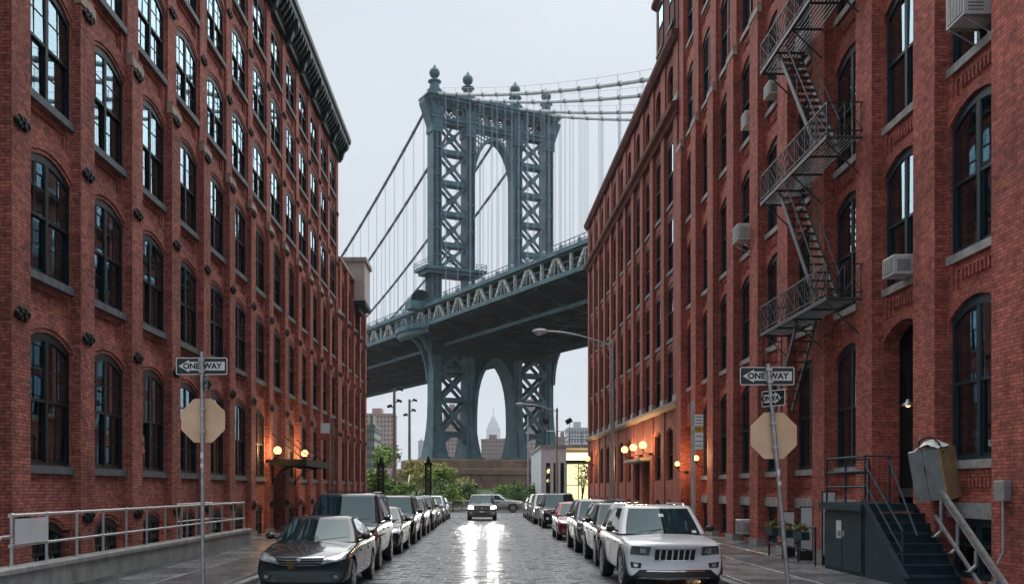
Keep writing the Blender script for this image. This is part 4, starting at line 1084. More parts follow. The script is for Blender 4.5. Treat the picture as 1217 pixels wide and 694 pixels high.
    def weld(mb, nm, sm=50):
        me = mb.mesh(nm); b = bmesh.new(); b.from_mesh(me); bmesh.ops.remove_doubles(b, verts=b.verts, dist=.0008); bmesh.ops.recalc_face_normals(b, faces=b.faces); b.to_mesh(me); b.free()
        me.polygons.foreach_set('use_smooth', [True]*len(me.polygons)); me.set_sharp_from_angle(angle=R(sm)); return me
    obj('cabin', weld(pm, 'cabin'), paint, t)
    wsn = obj('windscreen', weld(gl_f, 'windscreen'), M['car_glass'], t)
    if gl_r.v: obj('rear_window', weld(gl_r, 'rear_window'), M['car_glass'], t)
    for key, mb in gl_s.items(): obj('side_window', weld(mb, 'side_window'), M['car_glass'], t)
    # wipers
    b = MB()
    for x0 in (-.42, .18):
        yb = G['yf0']; b.bar((x0*hw/.9-.1, yb+.02, G['zf']+.035), (x0*hw/.9+.5, yb+.16, G['zf']+.10), .012, .012)
    b.build('wiper', M['trim_black'], wsn)
    # ---- wheels
    tm, rmsh = wheel_meshes(wr, P.get('ww', .22))
    for y in (af, arr):
        for s in (-1, 1):
            w = obj('wheel', tm, M['tyre'], t, (s*(hw-.125), y, wr)); obj('rim', rmsh, M['rim'], w)
    b = MB(); b.box(-hw+.25, hw-.25, af-.1, arr+.1, P['tab'][0][1]+.05, .45)
    for y in (af, arr): b.box(-hw+.22, hw-.22, y-wr-.05, y+wr+.05, wr*.6, wr*2.0)
    b.build('underbody', M['trim_black'], t)
    # ---- mirrors, handles, seams
    for s in (-1, 1):
        my, mz = G['yf0']+.52, G['zb']+.10
        q = MB(); q.ball((s*(hw+.09), my, mz), .10, 10, 7, 1.0, .7, .72); q.bar((s*(hw-.12), my+.05, mz-.06), (s*(hw+.04), my+.02, mz-.03), .06, .04); q.build('wing_mirror', P.get('mirror', paint), t, smooth=60)
        for ya_, yb_, nm in P['seams']:
            conform(tree, [(ya_, P['zsill']), (ya_, G['zb']-.04), (ya_+.011, G['zb']-.04), (ya_+.011, P['zsill'])], 6, 1, .0025, 'x', s).build('door_seam', M['trim_black'], t)
            q = conform(tree, [(yb_, G['zb']-.16), (yb_+.20, G['zb']-.155), (yb_+.20, G['zb']-.195), (yb_, G['zb']-.20)], 3, 1, .022, 'x', s); q.build('door_handle', P.get('handle', paint), t)
    # ---- front: lamps, grille, bumper pieces, plate
    for nm, mm, c4, nx, nz, off, both in P['front']:
        for s in ((1, -1) if both else (1,)):
            c = [(s*a, b_) for a, b_ in c4]
            mm_ = paint if mm == 'paint' else M[mm]
            conform(tree, c, nx, nz, off, 'y', 1).build(nm, mm_, t, smooth=40)
    if P.get('badge'):
        bx_, bz = P['badge']; h = tree.ray_cast(Vector((0, -2, bz)), Vector((0, 1, 0)))[0]
        if h: q = MB(); q.tube((0, h.y-.022, bz), (0, h.y+.01, bz), .045, 12); q.build('badge', M['chrome'], t, smooth=30)
    for s in (1, -1):
        conform(tree, [(s*hw*.97, P['tail'][0]), (s*hw*.70, P['tail'][0]), (s*hw*.74, P['tail'][1]), (s*hw*.96, P['tail'][1])], 5, 3, .012, 'y', -1).build('tail_lamp', M['lamp_red'], t, smooth=40)
    if P.get('rack'):
        for s in (-1, 1):
            x = s*hw*G['w1']*.86; q = MB(); ya_, yb_ = G['yf1']+.25, G['yr1']-.15
            q.path([(x, ya_, H-.06), (x, ya_+.15, H+.012), (x, yb_-.15, H+.012), (x, yb_, H-.06)], .017, 6); q.build('roof_rail', P.get('rackm', M['trim_black']), t, smooth=40)
        if P['rack'] == 'bars':
            for y in (lerp(G['yf1'], G['yr1'], .28), lerp(G['yf1'], G['yr1'], .72)): MB().bar((-hw*G['w1']*.86, y, H+.025), (hw*G['w1']*.86, y, H+.025), .05, .025).build('cross_bar', M['trim_black'], t)
    return t

def sedan(**kw):
    P = dict(L=4.82, W=1.82, H=1.46, wr=.325, af=.98, ar=3.76, crown=.035, bow=.30, zsill=.30,
        tab=[(0, .26, .66, .90, .10), (.06, .20, .72, .94, .08), (.45, .18, .81, .985, .06), (1.1, .18, .90, 1.0, .05), (1.75, .18, .965, 1.0, .04), (3.9, .20, 1.0, 1.0, .05), (4.6, .22, 1.03, .96, .06), (4.78, .28, .95, .93, .08), (4.82, .34, .88, .90, .10)],
        ys=[0, .05, .2, .45, .75, .98, 1.25, 1.75, 2.4, 3.1, 3.5, 3.76, 4.05, 4.4, 4.7, 4.82],
        cab=dict(yf0=1.42, yf1=2.28, yr1=3.50, yr0=4.25, zb=.95, zf=.95, zr=1.03, w0=.93, w1=.69, side=[(0, 'p'), (.10, 'g'), (.28, 'g'), (.46, 'p'), (.50, 'h'), (.68, 'h'), (.86, 'p'), (1, 'p')]),
        seams=[(1.35, 1.95, 'a'), (2.42, 3.0, 'b'), (3.45, 9, 'c')], tail=(.92, .74), badge=(0, .70),
        front=[('headlight', 'lamp_glass', [(.47, .715), (.88, .83), (.89, .70), (.38, .585)], 8, 4, .012, True),
               ('grille', 'trim_black', [(-.46, .735), (.46, .735), (.37, .58), (-.37, .58)], 10, 3, .010, False),
               ('grille_bar', 'chrome', [(-.47, .748), (.47, .748), (.455, .725), (-.455, .725)], 10, 1, .016, False),
               ('grille_bar', 'chrome', [(-.43, .69), (.43, .69), (.425, .674), (-.425, .674)], 10, 1, .016, False),
               ('grille_bar', 'chrome', [(-.40, .64), (.40, .64), (.395, .624), (-.395, .624)], 10, 1, .016, False),
               ('grille_bar', 'chrome', [(-.375, .592), (.375, .592), (.365, .572), (-.365, .572)], 10, 1, .016, False),
               ('lower_intake', 'trim_black', [(-.48, .36), (.48, .36), (.42, .27), (-.42, .27)], 8, 2, .010, False),
               ('fog_recess', 'trim_black', [(.56, .40), (.78, .42), (.76, .30), (.58, .31)], 3, 2, .010, True),
               ('fog_lamp', 'lamp_dark', [(.62, .385), (.71, .39), (.70, .325), (.63, .325)], 2, 2, .018, True)])
    P.update(kw); return P
def suv(**kw):
    P = dict(L=4.80, W=1.92, H=1.76, wr=.375, af=.95, ar=3.75, crown=.03, bow=.24, zsill=.42, ww=.25,
        tab=[(0, .34, .92, .92, .10), (.05, .28, .98, .95, .08), (.4, .26, 1.03, .99, .06), (1.3, .26, 1.10, 1.0, .05), (3.0, .28, 1.14, 1.0, .05), (4.5, .32, 1.16, .97, .06), (4.76, .38, 1.10, .94, .08), (4.80, .44, 1.02, .92, .10)],
        ys=[0, .05, .2, .45, .75, .98, 1.25, 1.75, 2.4, 3.1, 3.5, 3.76, 4.05, 4.4, 4.7, 4.80],
        cab=dict(yf0=1.25, yf1=1.98, yr1=4.40, yr0=4.70, zb=1.09, zf=1.10, zr=1.13, w0=.935, w1=.74, side=[(0, 'p'), (.07, 'g'), (.20, 'g'), (.34, 'p'), (.37, 'h'), (.50, 'h'), (.64, 'p'), (.68, 'k'), (.80, 'k'), (.92, 'p'), (1, 'p')]),
        seams=[(1.30, 1.95, 'a'), (2.40, 3.0, 'b'), (3.30, 9, 'c')], tail=(1.10, .84), rack=True, badge=(0, .80),
        front=[('headlight', 'lamp_glass', [(.52, .90), (.88, .94), (.90, .80), (.50, .76)], 7, 3, .012, True),
               ('grille', 'trim_black', [(-.50, .92), (.50, .92), (.44, .66), (-.44, .66)], 8, 3, .010, False),
               ('grille_bar', 'chrome', [(-.50, .865), (.50, .865), (.49, .835), (-.49, .835)], 8, 1, .016, False),
               ('grille_bar', 'chrome', [(-.48, .765), (.48, .765), (.47, .735), (-.47, .735)], 8, 1, .016, False),
               ('lower_intake', 'trim_black', [(-.60, .52), (.60, .52), (.54, .38), (-.54, .38)], 8, 2, .010, False),
               ('fog_lamp', 'lamp_glass', [(.68, .56), (.80, .57), (.79, .47), (.69, .46)], 2, 2, .014, True),
               ('plate', 'sign_white', [(-.155, .62), (.155, .62), (.155, .545), (-.155, .545)], 3, 2, .022, False)])
    P.update(kw); return P
# paints
PT = dict(graphite=paint_mat('paint_graphite', (.012, .022, .026), .15), navy=paint_mat('paint_navy', (.018, .026, .036), .3), black=paint_mat('paint_black', (.010, .011, .013), .2),
          white=paint_mat('paint_white', (.80, .81, .82), 0, .02), red=paint_mat('paint_red', (.30, .016, .022), .2), silver=paint_mat('paint_silver', (.42, .44, .46), .6), grey=paint_mat('paint_grey', (.14, .15, .16), .5), pale=paint_mat('paint_pale', (.60, .60, .58), .2))
Z0 = .03
M['gold'] = mat('gold', (.30, .20, .09), .35, metal=.5)
# --- left row, noses towards the camera
LXc = -3.52
s0 = sedan(); s0['front'] = s0['front'] + [('front_tag', 'gold', [(-.25, .66), (-.10, .66), (-.12, .50), (-.23, .50)], 2, 3, .03, False)]
make_car(s0, 'parked_sedan', 'dark graphite sedan with chrome barred grille parked nearest on the left', 'car', PT['graphite'], (LXc, 18.75, Z0), R(-1.2), 'cars parked along the left kerb')
make_car(suv(L=5.25, W=2.0, H=1.92, af=1.0, ar=4.05, rack='bars',
    cab=dict(yf0=1.35, yf1=2.1, yr1=4.85, yr0=5.12, zb=1.16, zf=1.17, zr=1.2, w0=.935, w1=.76, side=[(0, 'p'), (.07, 'g'), (.20, 'g'), (.34, 'p'), (.37, 'h'), (.50, 'h'), (.64, 'p'), (.68, 'k'), (.80, 'k'), (.92, 'p'), (1, 'p')]),
    tab=[(0, .36, 1.0, .92, .10), (.05, .30, 1.05, .95, .08), (.4, .28, 1.11, .99, .06), (1.4, .28, 1.17, 1.0, .05), (3.2, .30, 1.2, 1.0, .05), (4.9, .34, 1.2, .97, .06), (5.2, .40, 1.15, .94, .08), (5.25, .46, 1.06, .92, .10)],
    ys=[0, .05, .2, .45, .75, 1.0, 1.3, 1.8, 2.5, 3.3, 3.8, 4.05, 4.35, 4.8, 5.1, 5.25]),
    'parked_suv', 'large dark navy SUV with roof rack right behind the graphite sedan', 'SUV', PT['navy'], (-3.66, 24.2, Z0), 0, 'cars parked along the left kerb')
make_car(sedan(L=4.55, W=1.78, H=1.45, ar=3.62), 'parked_sedan', 'small black sedan parked between two dark SUVs on the left', 'car', PT['black'], (-3.52, 30.4, Z0), R(-.6), 'cars parked along the left kerb')
lrow = [(suv(H=1.78), 'parked_suv', 'tall black SUV with slim roof rails behind the small black sedan', 'SUV', 'black', 36.2, -3.55),
        (suv(L=4.6, W=1.84, H=1.66, rack=False), 'parked_suv', 'dark blue crossover following the tall black SUV', 'SUV', 'navy', 42.4, -3.50),
        (suv(L=4.6, W=1.85, H=1.68), 'parked_suv', 'black crossover halfway down the left row', 'SUV', 'black', 48.2, -3.46),
        (sedan(), 'parked_sedan', 'grey sedan parked past the black crossovers on the left', 'car', 'grey', 54.0, -3.45),
        (suv(L=4.5, W=1.82, H=1.64, rack=False), 'parked_suv', 'silver crossover near the far end of the left row', 'SUV', 'silver', 60.0, -3.40),
        (sedan(), 'parked_sedan', 'pale silver sedan, farthest car of the left row', 'car', 'silver', 65.8, -3.35)]
for P, nm, lab, cat, pc, y, x in lrow: make_car(P, nm, lab, cat, PT[pc], (x, y, Z0), R(rnd_c.uniform(-1, 1)) if False else 0, 'cars parked along the left kerb')
# --- right row
slots = []
for k in range(7):
    x0 = -.41 + k*.117
    slots.append(('grille_slot', 'trim_black', [(x0, .835), (x0+.088, .835), (x0+.085, .63), (x0+.003, .63)], 1, 3, .006, False))
jeep = suv(L=4.82, W=1.94, H=1.69, wr=.385, af=.93, ar=3.845, rackm=M['chrome'], badge=None, mirror=M['trim_black'], crown=.035,
    bow=.34, tab=[(0, .30, .88, .95, .08), (.05, .25, .94, .965, .07), (.35, .24, 1.00, .99, .06), (1.3, .26, 1.075, 1.0, .05), (3.0, .29, 1.12, 1.0, .05), (4.5, .32, 1.16, .97, .06), (4.78, .38, 1.10, .94, .08), (4.82, .44, 1.02, .92, .10)],
    front=slots + [('grille_rim', 'pale_trim', [(-.45, .856), (.45, .856), (.45, .842), (-.45, .842)], 8, 1, .010, False), ('grille_rim', 'pale_trim', [(-.44, .622), (.44, .622), (.44, .608), (-.44, .608)], 8, 1, .010, False),
        ('headlight', 'lamp_dark', [(.50, .875), (.92, .90), (.93, .745), (.52, .715)], 7, 3, .010, True), ('headlight_rim', 'trim_black', [(.49, .89), (.92, .912), (.92, .90), (.49, .877)], 6, 1, .014, True),
        ('headlight_bulb', 'chrome', [(.58, .855), (.70, .865), (.70, .765), (.58, .755)], 3, 3, .018, True),
        ('fog_recess', 'trim_black', [(.66, .565), (.88, .59), (.86, .475), (.68, .47)], 3, 2, .008, True), ('fog_lamp', 'lamp_glass', [(.73, .55), (.82, .56), (.81, .495), (.74, .49)], 2, 2, .014, True),
        ('lower_bumper', 'trim_black', [(-.70, .44), (.70, .44), (.93, .245), (-.93, .245)], 14, 4, .012, False),
        ('bumper_strip', 'chrome', [(-.56, .43), (.56, .43), (.58, .405), (-.58, .405)], 8, 1, .022, False), ('bumper_strip', 'chrome', [(-.60, .285), (.60, .285), (.60, .262), (-.60, .262)], 8, 1, .022, False),
        ('lower_intake', 'trim_black', [(-.56, .395), (.56, .395), (.54, .295), (-.54, .295)], 8, 2, .018, False)])
M['pale_trim'] = M['chrome']
wj = make_car(jeep, 'parked_suv', 'white SUV with seven-slot grille parked nearest on the right', 'SUV', PT['white'], (3.74, 19.35, Z0), R(1.0), 'cars parked along the right kerb')
wt = bvh([c for c in wj.children if c.name.startswith('windscreen')][0].data)
for c4 in ([(-.05, 1.50), (.06, 1.50), (.06, 1.44), (-.05, 1.44)], [(.60, 1.16), (.70, 1.16), (.70, 1.11), (.60, 1.11)]):
    conform(wt, c4, 2, 2, .006, 'y', 1).build('windscreen_sticker', M['sign_white'], wj)
# black cladding round the white car's wheels
for y in (.93, 3.845):
    for s in (-1, 1):
        q = MB()
        n = 14; a0, a1 = R(-8), R(188)
        for i in range(n):
            u0, u1 = a0+(a1-a0)*i/n, a0+(a1-a0)*(i+1)/n
            pr = [(y+(.452)*math.cos(u0), .40+.452*math.sin(u0)), (y+.452*math.cos(u1), .40+.452*math.sin(u1)), (y+.515*math.cos(u1), .40+.515*math.sin(u1)), (y+.515*math.cos(u0), .40+.515*math.sin(u0))]
            q.prism(pr, lambda a, z, d: (d, a, z), s*.90, s*.982)
        q.build('wheel_arch_trim', M['trim_black'], wj)
rrow = [(suv(L=4.5, W=1.80, H=1.66), 'parked_suv', 'dark navy crossover with round fog lamps behind the white SUV', 'SUV', 'navy', 25.5, 3.80),
        (suv(L=4.7, W=1.88, H=1.70, rack=False), 'parked_suv', 'dark grey SUV between the navy crossover and the red car', 'SUV', 'grey', 31.2, 3.82),
        (sedan(L=4.3, W=1.76, H=1.50, ar=3.45, cab=dict(yf0=1.25, yf1=2.05, yr1=3.55, yr0=4.1, zb=.97, zf=.96, zr=1.03, w0=.93, w1=.70, side=[(0, 'p'), (.10, 'g'), (.28, 'g'), (.46, 'p'), (.50, 'h'), (.68, 'h'), (.86, 'p'), (1, 'p')]),
            tab=[(0, .26, .66, .90, .10), (.06, .20, .72, .94, .08), (.45, .18, .81, .985, .06), (1.1, .18, .92, 1.0, .05), (1.75, .18, .965, 1.0, .04), (3.6, .20, 1.0, 1.0, .05), (4.1, .22, 1.03, .96, .06), (4.26, .28, .95, .93, .08), (4.3, .34, .88, .90, .10)],
            ys=[0, .05, .2, .45, .75, .98, 1.25, 1.75, 2.4, 2.9, 3.2, 3.45, 3.75, 4.0, 4.2, 4.3]), 'parked_hatchback', 'red hatchback, the only red car of the right row', 'car', 'red', 39.0, 3.72),
        (suv(L=4.9, W=1.95, H=1.80), 'parked_suv', 'wide black SUV parked beyond the red hatchback', 'SUV', 'black', 51.0, 3.92),
        (suv(L=4.7, W=1.86, H=1.78), 'parked_suv', 'white SUV directly behind the wide black SUV', 'SUV', 'pale', 57.0, 3.70),
        (suv(L=4.6, W=1.84, H=1.72, rack=False), 'parked_suv', 'silver SUV second from the far end of the right row', 'SUV', 'silver', 62.6, 3.66),
        (sedan(), 'parked_sedan', 'pale sedan at the far end of the right row', 'car', 'pale', 68.4, 3.62)]
for P, nm, lab, cat, pc, y, x in rrow: make_car(P, nm, lab, cat, PT[pc], (x, y, Z0), 0, 'cars parked along the right kerb')
# --- the oncoming car with its headlights on
mv = suv(L=4.7, W=1.88, H=1.70)
mv['front'] = [f if f[0] != 'headlight' else ('headlight', 'lamp_on', [(.58, .93), (.86, .95), (.87, .80), (.57, .78)], 5, 3, .014, True) for f in mv['front']]
oc = make_car(mv, 'oncoming_suv', 'grey SUV driving towards the camera with both headlights blazing', 'SUV', PT['grey'], (-.22, 63.4, Z0))
for s in (-1, 1):
    ld = bpy.data.lights.new('headlight_beam', 'SPOT'); ld.energy = 1400; ld.spot_size = R(15); ld.spot_blend = 1.0; ld.color = (1, .95, .86); ld.shadow_soft_size = .13
    lo = bpy.data.objects.new('headlight_beam', ld); COL.objects.link(lo); lo.parent = oc; lo.location = (s*.72, -.10, .87); lo.rotation_euler = (R(90-1.2), 0, R(180))
# --- crossing car beyond the junction, side on
make_car(suv(L=4.4, W=1.8, H=1.60, rack=False), 'crossing_hatchback', 'silver hatchback side on, crossing beyond the oncoming SUV', 'car', PT['silver'], (3.35, 88.0, .0), R(90))

# ------------------------------------------------------------------ suspension bridge. local frame: x across the deck, y along it (away), z up
BA = R(27.2)
br = thing('suspension_bridge', 'blue grey steel suspension bridge with arched tower crossing behind the street', 'bridge', (-11.4, 223.0, 0), BA)
SB, SBD, SP = M['steel_blue'], M['steel_blue_dark'], M['steel_pale']
CT = [0.0, 8.3, 20.6, 29.0]          # columns / cables across
ID = lambda a, z, d: (a, d, z)
# pier
p = MB(); p.box(-5.5, 35.5, -9.5, 9.5, -6, E+3.2); p.build('pier', M['pier_stone'], br)
p = MB(); p.bevbox(-6.3, 36.3, -10.3, 10.3, E+3.2, E+4.6, .3); p.build('pier_cap', M['pier_stone'], br)
p = MB(); p.bevbox(-4.6, 34.6, -8.6, 8.6, E+4.6, E+6.6, .3); p.build('pier_plinth', M['pier_stone'], br)
blk = [MB().bevbox(-1.9, 1.9, -.28, 0, 0, 1.25, .08).mesh('stone_block') for _ in range(1)]
rnb = random.Random(4)
for r_ in range(3):
    for k in range(10):
        x = -3.4 + k*4.1 + (r_ % 2)*2.0 - .0
        if x+1.9 > 35.5: continue
        o = obj('stone_block', blk[0], M['pier_stone'], br, (x, -9.5+.05, E-1.0+r_*1.35))
# lower legs, flaring towards the base
def flare(z):
    t = max(0.0, 1-(z-(E+6.6))/13.0); return t*t
for k, t in enumerate(CT):
    w0, d0 = 1.05, 1.6
    m = MB(); zs = [E+6.6, E+7.6, E+9, E+11, E+13.5, E+16.5, E+20, E+25, E+31, E+36]
    rings = []
    for z in zs:
        f = flare(z); hw, hd = w0 + 1.05*f, d0 + 1.7*f
        rings.append([(t-hw, -hd, z), (t-hw*.35, -hd, z), (t-hw*.35, -hd-.25, z), (t+hw*.35, -hd-.25, z), (t+hw*.35, -hd, z), (t+hw, -hd, z), (t+hw, hd, z), (t-hw, hd, z)])
    n = 8
    m.add([q for rr in rings for q in rr], [(i*n+j, i*n+(j+1) % n, (i+1)*n+(j+1) % n, (i+1)*n+j) for i in range(len(zs)-1) for j in range(n)])
    m.build('lower_leg', SB, br)
    b = MB(); b.bevbox(t-2.5, t+2.5, -3.8, 3.8, E+6.55, E+7.1, .15); b.build('leg_shoe', SB, br)
# cross bracing between outer and inner legs
def xbrace(t0, t1, z0, z1, y, w=.55, mname='cross_brace', d=.45, lace=True):
    m = MB()
    for a, b_ in (((t0, z0), (t1, z1)), ((t0, z1), (t1, z0))):
        A, B_ = Vector((a[0], y, a[1])), Vector((b_[0], y, b_[1]))
        dv = (B_-A).normalized(); nv = Vector((-dv.z, 0, dv.x))*w*.5
        if lace:
            m.bar(A+nv, B_+nv, d, w*.42, (0, 0, 1)); m.bar(A-nv, B_-nv, d, w*.42, (0, 0, 1))
        else: m.bar(A, B_, d, w*.9, (0, 0, 1))
        if lace:
            n = int((B_-A).length/1.1)
            for q in range(n):
                p0 = A.lerp(B_, q/n); p1 = A.lerp(B_, (q+1)/n); s = 1 if q % 2 else -1
                m.bar(p0+nv*s, p1-nv*s, d*.3, .12, (0, 0, 1))
    c = ((t0+t1)/2, (z0+z1)/2); m.box(c[0]-.7, c[0]+.7, y-d*.55, y+d*.55, c[1]-.7, c[1]+.7)
    return m.build(mname, SB, br)
def strut(t0, t1, z, h, y, d=.6, m=None): return MB().box(t0, t1, y-d, y+d, z-h/2, z+h/2).build('strut', m or SB, br)
for t0, t1 in ((CT[0]+1.2, CT[1]-1.2), (CT[2]+1.2, CT[3]-1.2)):
    zz = [E+12.5, E+20.0, E+26.5, E+32.5]
    for a, b_ in zip(zz, zz[1:]):
        for y in (-1.5, 1.5): xbrace(t0, t1, a+.4, b_-.4, y, .85, d=.35, lace=False)
    for z in zz: strut(t0, t1, z, .9, -1.5, .4); strut(t0, t1, z, .9, 1.5, .4)
    m = MB(); tc, c = (t0+t1)/2, (t1-t0)/2
    ar = [(tc - c*math.cos(math.pi*i/12), E+8.0+3.6*math.sin(math.pi*i/12)) for i in range(13)]
    m.prism(ar + [(t1, E+12.4), (t0, E+12.4)], ID, -1.9, -1.4); m.build('foot_arch', SB, br)
# arches: pointed-round openings with a deep rim
def arch_panel(t0, t1, zspring, crown, ztop, y0, y1, rim, name, narrow=(2.0, .55)):
    tc, c = (t0+t1)/2, (t1-t0)/2
    def curve(cc, h, n=20):
        fz = [math.sin(math.pi*i/n) for i in range(n+1)]
        return [(tc - cc*(1 if i < n/2 else -1)*max(0.0, 1-f**narrow[0])**narrow[1], zspring + h*f) for i, f in enumerate(fz)]
    inn = curve(c, crown-zspring); out = curve(c+rim, crown-zspring+rim)
    m = MB()
    for i in range(20): m.prism([inn[i], inn[i+1], out[i+1], out[i]], ID, y0, y1)
    return m.build(name, SB, br), inn, out
tL, tR = CT[1]+1.3, CT[2]-1.3
a_, inn, out = arch_panel(tL, tR, E+13.0, E+29.4, E+36, -2.2, 2.2, .8, 'lower_arch', (3.2, .66))
m = MB()                                             # spandrels
m.prism([(CT[1]+1.0, E+16.5)] + [(x-.2, z+.2) for x, z in out[:11]] + [(out[10][0], E+33.5), (CT[1]+1.0, E+33.5)], ID, -1.5, -1.1)
m.prism([(CT[2]-1.0, E+16.5)] + [(x+.2, z+.2) for x, z in out[:9:-1]] + [(out[10][0], E+33.5), (CT[2]-1.0, E+33.5)], ID, -1.5, -1.1)
m.build('arch_spandrel', SBD, br)
# upper tower columns with flanges and capitals
for t in CT:
    m = MB(); m.box(t-.95, t+.95, -1.25, 1.25, E+36, E+84.5)
    for s in (-1, 1): m.box(t+s*.95-.14, t+s*.95+.14, -1.55, 1.55, E+36, E+82.5)
    m.box(t-.30, t+.30, -1.42, 1.42, E+41, E+82)
    for z in range(46, 82, 6): m.box(t-1.12, t+1.12, -1.60, 1.60, E+z, E+z+.35)
    m.build('column', SB, br)
    m = MB()                                          # riveted lacing along the near edges
    for k in range(60):
        z = E+41+k*.68
        for s in (-1, 1): m.box(t+s*.62-.16, t+s*.62+.16, -1.46, -1.25, z, z+.34)
    m.build('lacing', SBD, br)
    m = MB()
    for k, (hw, z0, z1) in enumerate(((1.35, 79.6, 80.4), (1.25, 80.4, 82.6), (1.6, 82.6, 83.4), (1.4, 83.4, 85.4), (1.9, 85.4, 86.0))): m.box(t-hw, t+hw, -1.7-.1*k, 1.7+.1*k, E+z0, E+z1)
    m.build('capital', SB, br)
for t0, t1 in ((CT[0]+1.1, CT[1]-1.1), (CT[2]+1.1, CT[3]-1.1)):
    zz = [E+49.2, E+54.8, E+61.7, E+68.6, E+75.5, E+82.2]
    for a, b_ in zip(zz, zz[1:]):
        for y in (-.95, .95): xbrace(t0, t1, a+.45, b_-.45, y, .62, d=.35, lace=False)
    for z in zz: strut(t0, t1, z, 1.0, -.95, .35); strut(t0, t1, z, 1.0, .95, .35)
# upper arch
uL, uR = CT[1]+1.1, CT[2]-1.1
a_, inn, out = arch_panel(uL, uR, E+69.5, E+79.8, E+82, -1.3, 1.3, .85, 'upper_arch')
m = MB()
for y in (-1.25, 1.25): m.box(CT[1]+1, CT[2]-1, y-.2, y+.2, E+81.6, E+82.6)
for s, tt in ((1, CT[1]+1.05), (-1, CT[2]-1.05)):
    idx = range(2, 10) if s > 0 else range(18, 10, -1)
    for j, i in enumerate(idx):
        x, z = out[i]
        m.bar((tt, -1.1, z+1.0), (x, -1.1, z), .25, .2); m.bar((x, -1.1, z), (x, -1.1, E+81.6), .2, .16, (0, 1, 0))
m.build('spandrel_lattice', SB, br)
# frieze with rings and crosses
m = MB()
for y in (-1.5, 1.5):
    m.box(-1, 30, y-.2, y+.2, E+82.4, E+83.0); m.box(-1, 30, y-.2, y+.2, E+85.6, E+86.1)
m.build('frieze_chord', SB, br)
def ring(c, r, w, y, n=14):
    q = MB()
    for i in range(n):
        a0, a1 = 2*math.pi*i/n, 2*math.pi*(i+1)/n
        q.prism([(c[0]+r*math.cos(a0), c[1]+r*math.sin(a0)), (c[0]+r*math.cos(a1), c[1]+r*math.sin(a1)), (c[0]+(r-w)*math.cos(a1), c[1]+(r-w)*math.sin(a1)), (c[0]+(r-w)*math.cos(a0), c[1]+(r-w)*math.sin(a0))], ID, y-.15, y+.15)
    return q
for t0, t1, n in ((1.5, 6.8, 2), (9.8, 19.1, 4), (22.1, 27.5, 2)):
    st_ = (t1-t0)/n
    for k in range(n):
        for y in (-1.5, 1.5):
            c = (t0+st_*(k+.5), E+84.3)
            q = ring(c, 1.15, .3, y); q.bar((c[0]-st_/2, y, E+83), (c[0]-.8, y, E+83.5), .22, .2); q.bar((c[0]+st_/2, y, E+83), (c[0]+.8, y, E+83.5), .22, .2)
            q.bar((c[0]-st_/2, y, E+85.6), (c[0]-.8, y, E+85.1), .22, .2); q.bar((c[0]+st_/2, y, E+85.6), (c[0]+.8, y, E+85.1), .22, .2)
            q.bar((c[0]-st_/2, y, E+83), (c[0]-st_/2, y, E+85.6), .2, .2, (0, 1, 0))
            q.build('frieze_ring', SB, br)
# crowning cornice with brackets, pedestals and globes
m = MB()
for hw, ov, z0, z1 in ((2.1, .2, 86.0, 86.6), (2.5, .6, 86.6, 87.3), (2.9, 1.1, 87.3, 87.7), (1.9, .2, 87.7, 88.5)): m.box(-1.6-ov, 30.6+ov, -hw, hw, E+z0, E+z1)
m.build('crown_cornice', SB, br)
bm_ = MB().prism([(0, 0), (-.7, .9), (-.75, 1.3), (0, 1.3)], lambda d, z, a: (a, d, z), -.15, .15).mesh('bracket')
for k in range(26): obj('bracket', bm_, SB, br, (-1.8+k*1.29, -2.1, E+85.4))
for s, t in ((-1, CT[0]), (1, CT[3])):               # big scroll consoles at the ends
    m = MB(); m.prism([(0, 79.8), (.5, 81.5), (1.4, 84), (2.2, 86), (2.2, 86.6), (-.5, 86.6), (-.5, 79.8)], lambda d, z, a: (t+s*(.95+d), a, E+z), -1.5, 1.5); m.build('end_console', SB, br)
for t in CT:
    m = MB(); m.lathe([(1.75, 88.4), (1.75, 89.2), (1.25, 89.4), (1.05, 90.8), (1.5, 91.0), (1.5, 91.3), (.55, 91.5), (.5, 92.0)], (t, 0, E), 12)
    fo = m.build('finial', SB, br, smooth=30)
    MB().ball((t, 0, E+93.1), 1.22, 14, 10).build('ball', SB, fo, smooth=True)
    m = MB(); m.lathe([(.25, 94.2), (.35, 94.45), (.05, 95.0)], (t, 0, E), 8); m.build('tip', SB, fo, smooth=True)
# balcony high on the near pair of columns
m = MB(); m.box(-3.6, 11.5, -3.4, 3.4, E+48.6, E+49.3); m.box(-2.8, 10.6, -2.8, 2.8, E+47.8, E+48.6); m.box(17.5, 32.0, -3.4, 3.4, E+48.6, E+49.3); bal = m.build('balcony', SB, br)
m = MB()
for x0, x1 in ((-3.6, 11.5), (17.5, 32.0)):
    for y in (-3.35, 3.35):
        for zz in (49.9, 50.5): m.bar((x0, y, E+zz), (x1, y, E+zz), .1, .1)
        k = x0
        while k <= x1+.01: m.bar((k, y, E+49.3), (k, y, E+50.5), .1, .1, (0, 1, 0)); k += 1.25
    for x in (x0, x1):
        for zz in (49.9, 50.5): m.bar((x, -3.35, E+zz), (x, 3.35, E+zz), .1, .1)
m.build('balcony_railing', SB, bal)
# pedestrian opening frame under the balcony
m = MB()
for k in range(5): m.prism([(-1.5, 36), (-1.2, 36), (-1.2, 47.8), (-1.5, 47.8)], lambda a, z, d: (CT[0]+a, d, E+z), -2+k*.9, -1.8+k*.9)
m.build('gallery_post', SB, br)

